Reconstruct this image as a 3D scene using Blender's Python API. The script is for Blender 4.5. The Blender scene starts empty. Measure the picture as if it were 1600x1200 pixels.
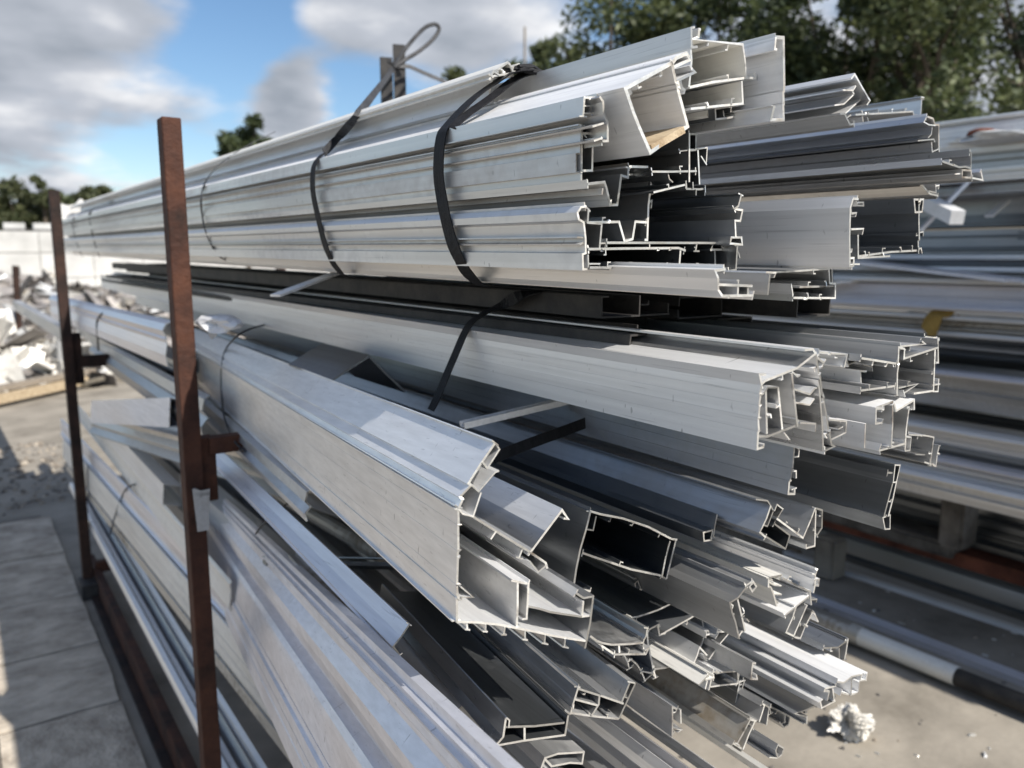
import bpy, bmesh, math, random
import numpy as np
from mathutils import Vector, Matrix

# ---------------------------------------------------------------- camera, light, sky
scn = bpy.context.scene
COL = scn.collection
F, PITCH, HEAD, EYE = 1250.0, math.radians(9.1), math.radians(34.8), 1.5
cam_d = bpy.data.cameras.new('camera'); cam = bpy.data.objects.new('camera', cam_d); COL.objects.link(cam)
cam.location = (0, 0, EYE)
cam.rotation_euler = (math.pi/2 - PITCH, 0, -HEAD)
cam_d.sensor_width = 36.0; cam_d.lens = F/1600*36.0
cam_d.clip_start = 0.02; cam_d.clip_end = 3000
cam_d.dof.use_dof = True; cam_d.dof.focus_distance = 0.88; cam_d.dof.aperture_fstop = 5.2
scn.camera = cam

SUN_FROM = Vector((0.30, -1.0, 1.02)).normalized()     # towards the sun
sun_d = bpy.data.lights.new('sun', 'SUN'); sun = bpy.data.objects.new('sun', sun_d); COL.objects.link(sun)
sun_d.energy = 5.0; sun_d.angle = math.radians(0.53); sun_d.color = (1.0, 0.95, 0.87)
sun.rotation_euler = (-SUN_FROM).to_track_quat('-Z', 'Y').to_euler()
sun.location = (3, -8, 10)

scn.view_settings.view_transform = 'Standard'
scn.view_settings.look = 'None'
scn.view_settings.exposure = 0.46
scn.view_settings.gamma = 1.0
scn.view_settings.use_curve_mapping = False
scn.render.engine = 'CYCLES'
scn.cycles.use_denoising = True
scn.cycles.max_bounces = 10
scn.cycles.glossy_bounces = 6
scn.cycles.sample_clamp_indirect = 6.0

def cam_ray(u, v):
    r, up, f = u-800.0, 600.0-v, F
    fl = f*math.cos(PITCH) + up*math.sin(PITCH)
    z = -f*math.sin(PITCH) + up*math.cos(PITCH)
    return Vector((fl*math.sin(HEAD) + r*math.cos(HEAD), fl*math.cos(HEAD) - r*math.sin(HEAD), z))

world = bpy.data.worlds.new('World'); scn.world = world; world.use_nodes = True
def build_world():
    nt = world.node_tree; nt.nodes.clear()
    N = lambda t: nt.nodes.new(t); L = nt.links.new
    def math_(op, a, b=None, c=None, clamp=False):
        n = N('ShaderNodeMath'); n.operation = op; n.use_clamp = clamp
        for i, x in enumerate((a, b, c)):
            if x is None: continue
            if isinstance(x, (int, float)): n.inputs[i].default_value = x
            else: L(x, n.inputs[i])
        return n.outputs[0]
    out = N('ShaderNodeOutputWorld')
    sky = N('ShaderNodeTexSky'); sky.sky_type = 'NISHITA'; sky.sun_disc = False
    sky.sun_elevation = math.asin(SUN_FROM.z); sky.sun_rotation = math.atan2(SUN_FROM.x, SUN_FROM.y)
    sky.air_density = 1.0; sky.dust_density = 0.3; sky.ozone_density = 2.2
    bg1 = N('ShaderNodeBackground'); hs = N('ShaderNodeHueSaturation'); hs.inputs['Saturation'].default_value = 1.12; L(sky.outputs[0], hs.inputs['Color']); L(hs.outputs[0], bg1.inputs[0]); bg1.inputs[1].default_value = 0.10
    tc = N('ShaderNodeTexCoord')
    sep = N('ShaderNodeSeparateXYZ'); L(tc.outputs['Generated'], sep.inputs[0])
    zz = math_('ADD', math_('MAXIMUM', sep.outputs[2], 0.0), 0.22)
    cx = math_('DIVIDE', sep.outputs[0], zz); cy = math_('DIVIDE', sep.outputs[1], zz)
    comb = N('ShaderNodeCombineXYZ'); L(cx, comb.inputs[0]); L(cy, comb.inputs[1])
    n1 = N('ShaderNodeTexNoise'); n1.inputs['Scale'].default_value = 1.7; n1.inputs['Detail'].default_value = 11
    n1.inputs['Roughness'].default_value = 0.54; n1.inputs['Distortion'].default_value = 0.1
    L(comb.outputs[0], n1.inputs['Vector'])
    n2 = N('ShaderNodeTexNoise'); n2.inputs['Scale'].default_value = 2.6; n2.inputs['Detail'].default_value = 7
    n2.inputs['Roughness'].default_value = 0.5
    mp = N('ShaderNodeVectorMath'); mp.operation = 'ADD'; mp.inputs[1].default_value = (3.3, 1.7, 0)
    L(comb.outputs[0], mp.inputs[0]); L(mp.outputs[0], n2.inputs['Vector'])
    dens = n1.outputs[0]
    def blob(u, v, rad, amt):
        nonlocal dens
        d = cam_ray(u, v).normalized()
        vm = N('ShaderNodeVectorMath'); vm.operation = 'DISTANCE'; vm.inputs[1].default_value = d
        L(tc.outputs['Generated'], vm.inputs[0])
        mr = N('ShaderNodeMapRange'); mr.interpolation_type = 'SMOOTHSTEP'
        mr.inputs['From Min'].default_value = 0; mr.inputs['From Max'].default_value = rad
        mr.inputs['To Min'].default_value = amt; mr.inputs['To Max'].default_value = 0
        L(vm.outputs['Value'], mr.inputs['Value'])
        dens = math_('ADD', dens, mr.outputs[0])
    for b in CLOUD_BLOBS: blob(*b)
    mask = N('ShaderNodeMapRange'); mask.interpolation_type = 'SMOOTHSTEP'
    mask.inputs['From Min'].default_value = 0.43; mask.inputs['From Max'].default_value = 0.66
    L(dens, mask.inputs['Value'])
    # cloud brightness: thick parts shade to grey, rims and sunlit lumps white
    thick = N('ShaderNodeMapRange'); thick.inputs['From Min'].default_value = 0.50; thick.inputs['From Max'].default_value = 0.86
    thick.inputs['To Min'].default_value = 0.0; thick.inputs['To Max'].default_value = 0.40
    L(dens, thick.inputs['Value'])
    n1b = N('ShaderNodeTexNoise'); n1b.inputs['Scale'].default_value = 1.7; n1b.inputs['Detail'].default_value = 6
    n1b.inputs['Roughness'].default_value = 0.5; n1b.inputs['Distortion'].default_value = 0.1
    mo = N('ShaderNodeVectorMath'); mo.operation = 'ADD'; mo.inputs[1].default_value = (0.05, -0.16, 0)
    L(comb.outputs[0], mo.inputs[0]); L(mo.outputs[0], n1b.inputs['Vector'])
    relief = math_('MULTIPLY', math_('SUBTRACT', n1.outputs[0], n1b.outputs[0]), 2.2)
    lum = math_('SUBTRACT', math_('ADD', math_('ADD', math_('MULTIPLY', n2.outputs[0], 0.95), 0.08), relief), thick.outputs[0])
    ramp = N('ShaderNodeValToRGB'); L(lum, ramp.inputs[0])
    e = ramp.color_ramp.elements
    e[0].position = 0.05; e[0].color = (0.30, 0.335, 0.39, 1)
    e[1].position = 0.86; e[1].color = (0.92, 0.92, 0.93, 1)
    m = ramp.color_ramp.elements.new(0.46); m.color = (0.47, 0.50, 0.56, 1)
    bg2 = N('ShaderNodeBackground'); L(ramp.outputs[0], bg2.inputs[0]); bg2.inputs[1].default_value = 0.84
    mix = N('ShaderNodeMixShader')
    L(mask.outputs[0], mix.inputs[0]); L(bg1.outputs[0], mix.inputs[1]); L(bg2.outputs[0], mix.inputs[2])
    L(mix.outputs[0], out.inputs[0])
CLOUD_BLOBS = [(90, 90, 0.36, 0.26), (650, 20, 0.22, 0.24), (450, 150, 0.075, 0.42), (395, 70, 0.12, -0.40), (380, 0, 0.08, -0.2),
               (260, 270, 0.16, -0.26), (575, 165, 0.12, -0.36), (1450, 60, 0.5, 0.16), (140, 330, 0.12, -0.10)]
build_world()

rnd = random.Random(7)
nrg = np.random.default_rng(11)

# ---------------------------------------------------------------- materials
def mat_nodes(name):
    m = bpy.data.materials.new(name); m.use_nodes = True
    nt = m.node_tree; b = nt.nodes['Principled BSDF']
    return m, nt, b

def metal(name, col=(0.78, 0.785, 0.80), metallic=1.0, rough=(0.26, 0.44), dirt=0.15, dirt_col=(0.30, 0.28, 0.25), streak=0.10, vary=0.18, bump=0.04, oxide=(.84, 1.08)):
    m, nt, b = mat_nodes(name); N = lambda t: nt.nodes.new(t); L = nt.links.new
    tc = N('ShaderNodeTexCoord')
    mp = N('ShaderNodeMapping'); mp.inputs['Scale'].default_value = (140, 0.9, 140); L(tc.outputs['Object'], mp.inputs[0])
    ns = N('ShaderNodeTexNoise'); ns.inputs['Scale'].default_value = 1; ns.inputs['Detail'].default_value = 5; L(mp.outputs[0], ns.inputs['Vector'])
    mp2 = N('ShaderNodeMapping'); mp2.inputs['Scale'].default_value = (7, 1.6, 7); L(tc.outputs['Object'], mp2.inputs[0])
    oi = N('ShaderNodeObjectInfo')
    off = N('ShaderNodeVectorMath'); off.operation = 'ADD'; L(mp2.outputs[0], off.inputs[0])
    sc = N('ShaderNodeMath'); sc.operation = 'MULTIPLY'; sc.inputs[1].default_value = 37; L(oi.outputs['Random'], sc.inputs[0]); L(sc.outputs[0], off.inputs[1])
    nb = N('ShaderNodeTexNoise'); nb.inputs['Scale'].default_value = 1; nb.inputs['Detail'].default_value = 6; nb.inputs['Roughness'].default_value = 0.62; L(off.outputs[0], nb.inputs['Vector'])
    nf = N('ShaderNodeTexNoise'); nf.inputs['Scale'].default_value = 55; nf.inputs['Detail'].default_value = 4; L(tc.outputs['Object'], nf.inputs['Vector'])
    # value variation
    v = N('ShaderNodeMapRange'); L(oi.outputs['Random'], v.inputs['Value']); v.inputs['To Min'].default_value = 1-vary; v.inputs['To Max'].default_value = 1+vary*0.4
    s = N('ShaderNodeMapRange'); L(ns.outputs[0], s.inputs['Value']); s.inputs['From Min'].default_value = .3; s.inputs['From Max'].default_value = .7
    s.inputs['To Min'].default_value = 1-streak; s.inputs['To Max'].default_value = 1+streak*.6
    mul = N('ShaderNodeMath'); mul.operation = 'MULTIPLY'; L(v.outputs[0], mul.inputs[0]); L(s.outputs[0], mul.inputs[1])
    base = N('ShaderNodeMix'); base.data_type = 'RGBA'; base.blend_type = 'MULTIPLY'; base.inputs[0].default_value = 1
    base.inputs[6].default_value = (*col, 1); L(mul.outputs[0], base.inputs[7])
    dm = N('ShaderNodeMapRange'); dm.inputs['From Min'].default_value = 0.52; dm.inputs['From Max'].default_value = 0.72
    dm.inputs['To Max'].default_value = dirt*2.2
    dsum = N('ShaderNodeMath'); dsum.operation = 'MULTIPLY_ADD'; L(nf.outputs[0], dsum.inputs[0]); dsum.inputs[1].default_value = 0.35
    dsub = N('ShaderNodeMath'); dsub.operation = 'SUBTRACT'; L(nb.outputs[0], dsub.inputs[0]); dsub.inputs[1].default_value = 0.17; L(dsub.outputs[0], dsum.inputs[2])
    L(dsum.outputs[0], dm.inputs['Value'])
    dmix = N('ShaderNodeMix'); dmix.data_type = 'RGBA'; L(dm.outputs[0], dmix.inputs[0]); L(base.outputs[2], dmix.inputs[6]); dmix.inputs[7].default_value = (*dirt_col, 1)
    # chalky oxide patches, scratches along the length and a few odd ones across, dark specks
    mp3 = N('ShaderNodeMapping'); mp3.inputs['Scale'].default_value = (320, 5, 320); L(tc.outputs['Object'], mp3.inputs[0])
    s1 = N('ShaderNodeTexNoise'); s1.inputs['Scale'].default_value = 1; s1.inputs['Detail'].default_value = 2; L(mp3.outputs[0], s1.inputs['Vector'])
    sm = N('ShaderNodeMapRange'); sm.inputs['From Min'].default_value = .66; sm.inputs['From Max'].default_value = .74; L(s1.outputs[0], sm.inputs['Value'])
    mp4 = N('ShaderNodeMapping'); mp4.inputs['Rotation'].default_value = (.5, .3, .9); mp4.inputs['Scale'].default_value = (6, 160, 70); L(tc.outputs['Object'], mp4.inputs[0])
    s2 = N('ShaderNodeTexNoise'); s2.inputs['Scale'].default_value = 1; s2.inputs['Detail'].default_value = 1; L(mp4.outputs[0], s2.inputs['Vector'])
    sm2 = N('ShaderNodeMapRange'); sm2.inputs['From Min'].default_value = .735; sm2.inputs['From Max'].default_value = .78; L(s2.outputs[0], sm2.inputs['Value'])
    vo = N('ShaderNodeTexVoronoi'); vo.inputs['Scale'].default_value = 30; L(tc.outputs['Object'], vo.inputs['Vector'])
    sp = N('ShaderNodeMapRange'); sp.inputs['From Min'].default_value = .10; sp.inputs['From Max'].default_value = .05; L(vo.outputs['Distance'], sp.inputs['Value'])
    spm = N('ShaderNodeMath'); spm.operation = 'MULTIPLY'; L(sp.outputs[0], spm.inputs[0]); L(dm.outputs[0], spm.inputs[1])
    ox = N('ShaderNodeMapRange'); ox.inputs['From Min'].default_value = .35; ox.inputs['From Max'].default_value = .65; ox.inputs['To Min'].default_value = oxide[0]; ox.inputs['To Max'].default_value = oxide[1]; L(nb.outputs[0], ox.inputs['Value'])
    sc1 = N('ShaderNodeMath'); sc1.operation = 'MULTIPLY_ADD'; L(sm.outputs[0], sc1.inputs[0]); sc1.inputs[1].default_value = -0.22; L(ox.outputs[0], sc1.inputs[2])
    sc2 = N('ShaderNodeMath'); sc2.operation = 'MULTIPLY_ADD'; L(sm2.outputs[0], sc2.inputs[0]); sc2.inputs[1].default_value = -0.35; L(sc1.outputs[0], sc2.inputs[2])
    sc3 = N('ShaderNodeMath'); sc3.operation = 'MULTIPLY_ADD'; L(spm.outputs[0], sc3.inputs[0]); sc3.inputs[1].default_value = -0.9; L(sc2.outputs[0], sc3.inputs[2]); sc3.use_clamp = False
    fin = N('ShaderNodeMix'); fin.data_type = 'RGBA'; fin.blend_type = 'MULTIPLY'; fin.inputs[0].default_value = 1
    L(dmix.outputs[2], fin.inputs[6]); L(sc3.outputs[0], fin.inputs[7]); dmix = fin
    L(dmix.outputs[2], b.inputs['Base Color'])
    r = N('ShaderNodeMapRange'); L(nb.outputs[0], r.inputs['Value']); r.inputs['From Min'].default_value = .3; r.inputs['From Max'].default_value = .7
    r.inputs['To Min'].default_value = rough[0]; r.inputs['To Max'].default_value = rough[1]
    r2 = N('ShaderNodeMath'); r2.operation = 'MULTIPLY_ADD'; L(dm.outputs[0], r2.inputs[0]); r2.inputs[1].default_value = 0.4; L(r.outputs[0], r2.inputs[2])
    L(r2.outputs[0], b.inputs['Roughness'])
    mm = N('ShaderNodeMath'); mm.operation = 'MULTIPLY_ADD'; L(dm.outputs[0], mm.inputs[0]); mm.inputs[1].default_value = -0.8*metallic; mm.inputs[2].default_value = metallic; mm.use_clamp = True
    L(mm.outputs[0], b.inputs['Metallic'])
    bp = N('ShaderNodeBump'); bp.inputs['Strength'].default_value = bump; bp.inputs['Distance'].default_value = 0.002
    L(ns.outputs[0], bp.inputs['Height']); L(bp.outputs[0], b.inputs['Normal'])
    return m

def rough_mat(name, c1, c2, scale=8, rough=0.85, metallic=0.0, bump=0.3, c3=None, detail=8, stretch=(1, 1, 1), bdist=0.01, spec=0.3):
    m, nt, b = mat_nodes(name); N = lambda t: nt.nodes.new(t); L = nt.links.new
    tc = N('ShaderNodeTexCoord'); mp = N('ShaderNodeMapping'); mp.inputs['Scale'].default_value = stretch; L(tc.outputs['Object'], mp.inputs[0])
    n = N('ShaderNodeTexNoise'); n.inputs['Scale'].default_value = scale; n.inputs['Detail'].default_value = detail; n.inputs['Roughness'].default_value = 0.65; L(mp.outputs[0], n.inputs['Vector'])
    oi = N('ShaderNodeObjectInfo')
    ad = N('ShaderNodeMath'); ad.operation = 'MULTIPLY_ADD'; L(oi.outputs['Random'], ad.inputs[0]); ad.inputs[1].default_value = 0.12; L(n.outputs[0], ad.inputs[2])
    rp = N('ShaderNodeValToRGB'); L(ad.outputs[0], rp.inputs[0])
    rp.color_ramp.elements[0].position = .36; rp.color_ramp.elements[0].color = (*c1, 1)
    rp.color_ramp.elements[1].position = .72; rp.color_ramp.elements[1].color = (*c2, 1)
    if c3: x = rp.color_ramp.elements.new(.52); x.color = (*c3, 1)
    L(rp.outputs[0], b.inputs['Base Color']); b.inputs['Roughness'].default_value = rough; b.inputs['Metallic'].default_value = metallic
    b.inputs['Specular IOR Level'].default_value = spec
    n2 = N('ShaderNodeTexNoise'); n2.inputs['Scale'].default_value = scale*6; n2.inputs['Detail'].default_value = 5; L(mp.outputs[0], n2.inputs['Vector'])
    bp = N('ShaderNodeBump'); bp.inputs['Strength'].default_value = bump; bp.inputs['Distance'].default_value = bdist
    L(n2.outputs[0], bp.inputs['Height']); L(bp.outputs[0], b.inputs['Normal'])
    return m

M = {}
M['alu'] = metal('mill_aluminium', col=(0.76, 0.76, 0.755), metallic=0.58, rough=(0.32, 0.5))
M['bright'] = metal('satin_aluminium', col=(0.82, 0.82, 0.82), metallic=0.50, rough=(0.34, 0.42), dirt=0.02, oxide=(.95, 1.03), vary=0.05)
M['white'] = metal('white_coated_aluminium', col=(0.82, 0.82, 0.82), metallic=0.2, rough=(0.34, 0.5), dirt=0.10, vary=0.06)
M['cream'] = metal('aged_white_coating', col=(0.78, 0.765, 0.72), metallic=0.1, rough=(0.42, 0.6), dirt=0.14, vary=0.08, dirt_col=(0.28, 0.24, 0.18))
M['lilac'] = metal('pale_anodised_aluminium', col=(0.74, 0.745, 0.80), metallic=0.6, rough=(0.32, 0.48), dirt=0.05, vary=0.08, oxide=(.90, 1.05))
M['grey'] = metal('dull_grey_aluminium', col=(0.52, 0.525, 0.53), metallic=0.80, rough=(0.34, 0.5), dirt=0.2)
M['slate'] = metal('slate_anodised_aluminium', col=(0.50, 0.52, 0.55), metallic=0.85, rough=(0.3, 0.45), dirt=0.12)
M['inner'] = metal('raw_metal_and_chamber_shade', col=(0.70, 0.70, 0.70), metallic=0.94, rough=(0.24, 0.40), dirt=0.12, vary=0.2)  # raw metal; also darkens inward profile sides to imitate chamber shade
M['dark'] = metal('dark_and_shaded_aluminium', col=(0.27, 0.285, 0.30), metallic=0.9, rough=(0.26, 0.42), dirt=0.12, dirt_col=(0.2, 0.19, 0.18))  # dark profiles; also colours shade into packed profiles and stack faces
M['dirty'] = metal('dirty_aluminium', col=(0.5, 0.48, 0.44), metallic=0.5, rough=(0.45, 0.65), dirt=0.5, dirt_col=(0.2, 0.16, 0.11))
M['cut'] = metal('sawn_metal', col=(0.86, 0.83, 0.77), metallic=0.75, rough=(0.32, 0.55), dirt=0.5, dirt_col=(0.12, 0.10, 0.08), vary=0.55, bump=0.4)
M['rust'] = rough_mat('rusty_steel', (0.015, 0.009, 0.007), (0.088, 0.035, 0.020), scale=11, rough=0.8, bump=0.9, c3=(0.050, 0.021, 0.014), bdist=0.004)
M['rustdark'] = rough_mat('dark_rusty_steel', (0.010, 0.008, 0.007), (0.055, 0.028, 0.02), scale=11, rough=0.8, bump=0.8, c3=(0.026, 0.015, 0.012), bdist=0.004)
M['blacksteel'] = rough_mat('dark_steel_and_slot_shade', (0.02, 0.02, 0.022), (0.06, 0.055, 0.05), scale=20, rough=0.6, bump=0.3, bdist=0.003)  # dark steel; also blackens the slot profiles in place of shade
M['strap'] = rough_mat('black_strapping', (0.006, 0.006, 0.007), (0.02, 0.02, 0.022), scale=60, rough=0.55, bump=0.5, stretch=(3, 3, 0.4), bdist=0.002, spec=0.15)
M['wire'] = rough_mat('grey_tie_wire', (0.025, 0.025, 0.027), (0.075, 0.075, 0.078), scale=40, rough=0.6, bump=0.2, metallic=0.2)
M['wood'] = rough_mat('weathered_wood', (0.28, 0.20, 0.12), (0.55, 0.45, 0.31), scale=9, rough=0.8, bump=0.4, stretch=(6, 1, 6), bdist=0.004)
M['oldwood'] = rough_mat('grey_wood', (0.16, 0.13, 0.10), (0.36, 0.31, 0.25), scale=8, rough=0.9, bump=0.4, stretch=(1, 6, 6), bdist=0.006)
M['concrete'] = rough_mat('yard_concrete', (0.125, 0.108, 0.086), (0.31, 0.278, 0.232), scale=2.2, rough=0.92, bump=0.5, c3=(0.22, 0.197, 0.163), detail=12, bdist=0.01)
M['slab'] = rough_mat('paving_concrete', (0.19, 0.155, 0.118), (0.56, 0.49, 0.40), scale=5.0, rough=0.92, bump=0.8, c3=(0.37, 0.318, 0.257), detail=12, bdist=0.008)
M['dirtyconcrete'] = rough_mat('dirty_concrete', (0.06, 0.055, 0.05), (0.20, 0.185, 0.17), scale=9, rough=0.95, bump=0.7, c3=(0.12, 0.11, 0.10))
M['joint'] = rough_mat('joint_dirt', (0.10, 0.085, 0.07), (0.18, 0.155, 0.13), scale=20, rough=1, bump=0.4)
M['wall'] = rough_mat('pale_wall', (0.42, 0.415, 0.40), (0.62, 0.61, 0.59), scale=0.8, rough=0.9, bump=0.2)
M['foil'] = metal('crumpled_white_foil', col=(0.78, 0.75, 0.69), metallic=0.1, rough=(0.35, 0.55), dirt=0.35, vary=0.02)
M['scrap'] = metal('scrap_sheet', col=(0.70, 0.70, 0.69), metallic=0.4, rough=(0.4, 0.6), dirt=0.3, vary=0.35)
M['scrapdark'] = metal('scrap_dark', col=(0.36, 0.33, 0.31), metallic=0.4, rough=(0.4, 0.6), dirt=0.5, vary=0.5)
M['rag'] = rough_mat('ochre_rag', (0.16, 0.10, 0.025), (0.34, 0.22, 0.06), scale=12, rough=0.9, bump=0.4)
M['bark'] = rough_mat('bark', (0.05, 0.04, 0.03), (0.13, 0.105, 0.08), scale=6, rough=0.95, bump=0.6)
M['redrust'] = rough_mat('red_oxide_steel', (0.04, 0.014, 0.010), (0.20, 0.07, 0.042), scale=7, rough=0.8, bump=0.3)
M['plastic'] = rough_mat('thin_white_plastic', (0.55, 0.55, 0.56), (0.75, 0.75, 0.76), scale=5, rough=0.35, bump=0.1)

def leaf_mat(name, c1, c2):
    m, nt, b = mat_nodes(name); N = lambda t: nt.nodes.new(t); L = nt.links.new
    g = N('ShaderNodeNewGeometry'); rp = N('ShaderNodeValToRGB'); L(g.outputs['Random Per Island'], rp.inputs[0])
    rp.color_ramp.elements[0].color = (*c1, 1); rp.color_ramp.elements[1].color = (*c2, 1)
    L(rp.outputs[0], b.inputs['Base Color']); b.inputs['Roughness'].default_value = 0.6
    tr = N('ShaderNodeBsdfTranslucent'); L(rp.outputs[0], tr.inputs[0])
    mx = N('ShaderNodeMixShader'); mx.inputs[0].default_value = 0.3
    out = nt.nodes['Material Output']; L(b.outputs[0], mx.inputs[1]); L(tr.outputs[0], mx.inputs[2]); L(mx.outputs[0], out.inputs[0])
    return m
M['leaf'] = leaf_mat('leaves_dark', (0.024, 0.040, 0.016), (0.10, 0.125, 0.048))
M['leaf3'] = leaf_mat('leaves_far', (0.05, 0.065, 0.028), (0.13, 0.14, 0.065))
M['leaf2'] = leaf_mat('leaves_olive', (0.038, 0.056, 0.022), (0.13, 0.15, 0.06))

# ---------------------------------------------------------------- helpers
def tag(o, label=None, cat=None, group=None, kind=None):
    if label: o['label'] = label
    if cat: o['category'] = cat
    if group: o['group'] = group
    if kind: o['kind'] = kind
    return o

def empty(name, loc, label=None, cat=None, group=None):
    o = bpy.data.objects.new(name, None); o.location = loc; o.empty_display_size = 0.05
    COL.objects.link(o); return tag(o, label, cat, group)

def mesh_obj(name, verts, faces, mats, parent=None, fmat=None, origin=(0, 0, 0), smooth=False):
    me = bpy.data.meshes.new(name)
    o3 = Vector(origin)
    me.from_pydata([Vector(v)-o3 for v in verts], [], faces)
    for m in (mats if isinstance(mats, (list, tuple)) else [mats]): me.materials.append(m)
    if fmat: me.polygons.foreach_set('material_index', fmat)
    if smooth: me.polygons.foreach_set('use_smooth', [True]*len(faces))
    bm = bmesh.new(); bm.from_mesh(me); bmesh.ops.recalc_face_normals(bm, faces=bm.faces); bm.to_mesh(me); bm.free()
    me.update()
    o = bpy.data.objects.new(name, me); COL.objects.link(o)
    if parent is not None: o.parent = parent
    else: o.location = origin
    return o

class MB:
    """collects shapes for one mesh"""
    def __init__(s): s.v = []; s.f = []
    def add(s, vs, fs):
        n = len(s.v); s.v += [tuple(v) for v in vs]; s.f += [tuple(i+n for i in f) for f in fs]
    def box(s, c, d, rot=None, bev=0.0):
        c = Vector(c); h = [x/2 for x in d]
        vs = [Vector((sx*h[0], sy*h[1], sz*h[2])) for sx in (-1, 1) for sy in (-1, 1) for sz in (-1, 1)]
        if rot is not None: vs = [rot @ v for v in vs]
        s.add([v+c for v in vs], [(0, 1, 3, 2), (4, 6, 7, 5), (0, 4, 5, 1), (2, 3, 7, 6), (0, 2, 6, 4), (1, 5, 7, 3)])
    def tube(s, pts, r, n=8, r2=None):
        pts = [Vector(p) for p in pts]; rings = []
        for i, p in enumerate(pts):
            t = (pts[min(i+1, len(pts)-1)] - pts[max(i-1, 0)]).normalized()
            a = t.orthogonal().normalized() if i == 0 else (rings_a - t*rings_a.dot(t)).normalized()
            rings_a = a; b = t.cross(a)
            rr = r if r2 is None else r + (r2-r)*i/(len(pts)-1)
            rings.append([p + a*rr*math.cos(2*math.pi*k/n) + b*rr*math.sin(2*math.pi*k/n) for k in range(n)])
        vs = [v for R in rings for v in R]; fs = []
        for i in range(len(pts)-1):
            for k in range(n):
                fs.append((i*n+k, i*n+(k+1) % n, (i+1)*n+(k+1) % n, (i+1)*n+k))
        fs.append(tuple(range(n))); fs.append(tuple((len(pts)-1)*n+k for k in range(n)))
        s.add(vs, fs)
    def build(s, name, mat, parent=None, origin=(0, 0, 0), smooth=False):
        return mesh_obj(name, s.v, s.f, mat, parent, origin=origin, smooth=smooth)

# ---- extruded profiles: a thin-walled section swept along an axis
CROP = {'A': (850, 20, 4), 'B': (1150, 80, 3.5294), 'C': (850, 200, 4), 'D': (1100, 460, 3), 'E': (680, 660, 3), 'F': (1000, 800, 3),
        'G': (560, 860, 3.2), 'H': (1200, 400, 3), 'I': (860, 80, 5.7143), 'J': (880, 260, 5.3333), 'K': (1250, 160, 4.2871),
        'L': (920, 900, 5.7143), 'N': (980, 980, 5.4536), 'O': (1050, 820, 6.3158), 'Q': (880, 860, 6), 'R': (280, 660, 2.2222),
        'S': (90, 600, 4), 'T': (0, 700, 2.4), 'W': (560, 20, 4.2853), 'X': (400, 750, 2.6667), 'P': (0, 0, 1), 'Y': (240, 380, 2.5)}

def sweep(name, pts, axis, t, s0, s1, mats, parent, origin, closed=False, sag=0.0, endj=0.0, seed=0, jag=0.0011, core=None):
    """pts: section polyline (3D, in the end plane). Returns one mesh object."""
    r = random.Random(seed)
    n = len(pts); off = []
    for i in range(n):
        if closed: a, b = pts[(i-1) % n], pts[(i+1) % n]
        else: a, b = pts[max(i-1, 0)], pts[min(i+1, n-1)]
        p = pts[i]
        d1 = (p-a); d2 = (b-p)
        d1 = d1.normalized() if d1.length > 1e-9 else d2.normalized()
        d2 = d2.normalized() if d2.length > 1e-9 else d1
        n1 = axis.cross(d1).normalized(); n2 = axis.cross(d2).normalized()
        m = (n1+n2)
        m = m.normalized() if m.length > 1e-3 else n1
        off.append(m * (t/2/max(0.45, m.dot(n1))))
    span = s1-s0
    st = [s0] + [s0+span*k for k in ((0.12, 0.3, 0.55, 0.8, 1.0) if sag else (0.5, 1.0))]
    vs = []
    for j, s in enumerate(st):
        o = axis*s + Vector((0, 0, -sag*max(s, 0)**2))
        for i in range(n):
            jj = axis*(r.uniform(-jag, jag)+endj) if j == 0 else Vector()
            vs.append(pts[i]+off[i]+o+jj); vs.append(pts[i]-off[i]+o+jj)
    W = 2*n; fs = []; fm = []
    segs = n if closed else n-1
    for j in range(len(st)-1):
        for i in range(segs):
            k = (i+1) % n
            ins = 0
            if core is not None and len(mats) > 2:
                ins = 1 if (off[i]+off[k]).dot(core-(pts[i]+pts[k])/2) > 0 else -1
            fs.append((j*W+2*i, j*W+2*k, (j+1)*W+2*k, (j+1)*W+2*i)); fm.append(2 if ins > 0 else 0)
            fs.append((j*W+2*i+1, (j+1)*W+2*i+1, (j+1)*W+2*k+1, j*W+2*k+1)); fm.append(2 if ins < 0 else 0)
        if not closed:
            for i in (0, n-1):
                fs.append((j*W+2*i, (j+1)*W+2*i, (j+1)*W+2*i+1, j*W+2*i+1)); fm.append(0)
    for i in range(segs):
        k = (i+1) % n
        fs.append((2*i, 2*i+1, 2*k+1, 2*k)); fm.append(1)
        e = (len(st)-1)*W
        fs.append((e+2*i, e+2*k, e+2*k+1, e+2*i+1)); fm.append(1)
    return mesh_obj(name, vs, fs, mats, parent, fmat=fm, origin=origin)

PTS3 = {}
GROOVE = set()
def axis_of(vp):
    return cam_ray(*vp).normalized()

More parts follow.
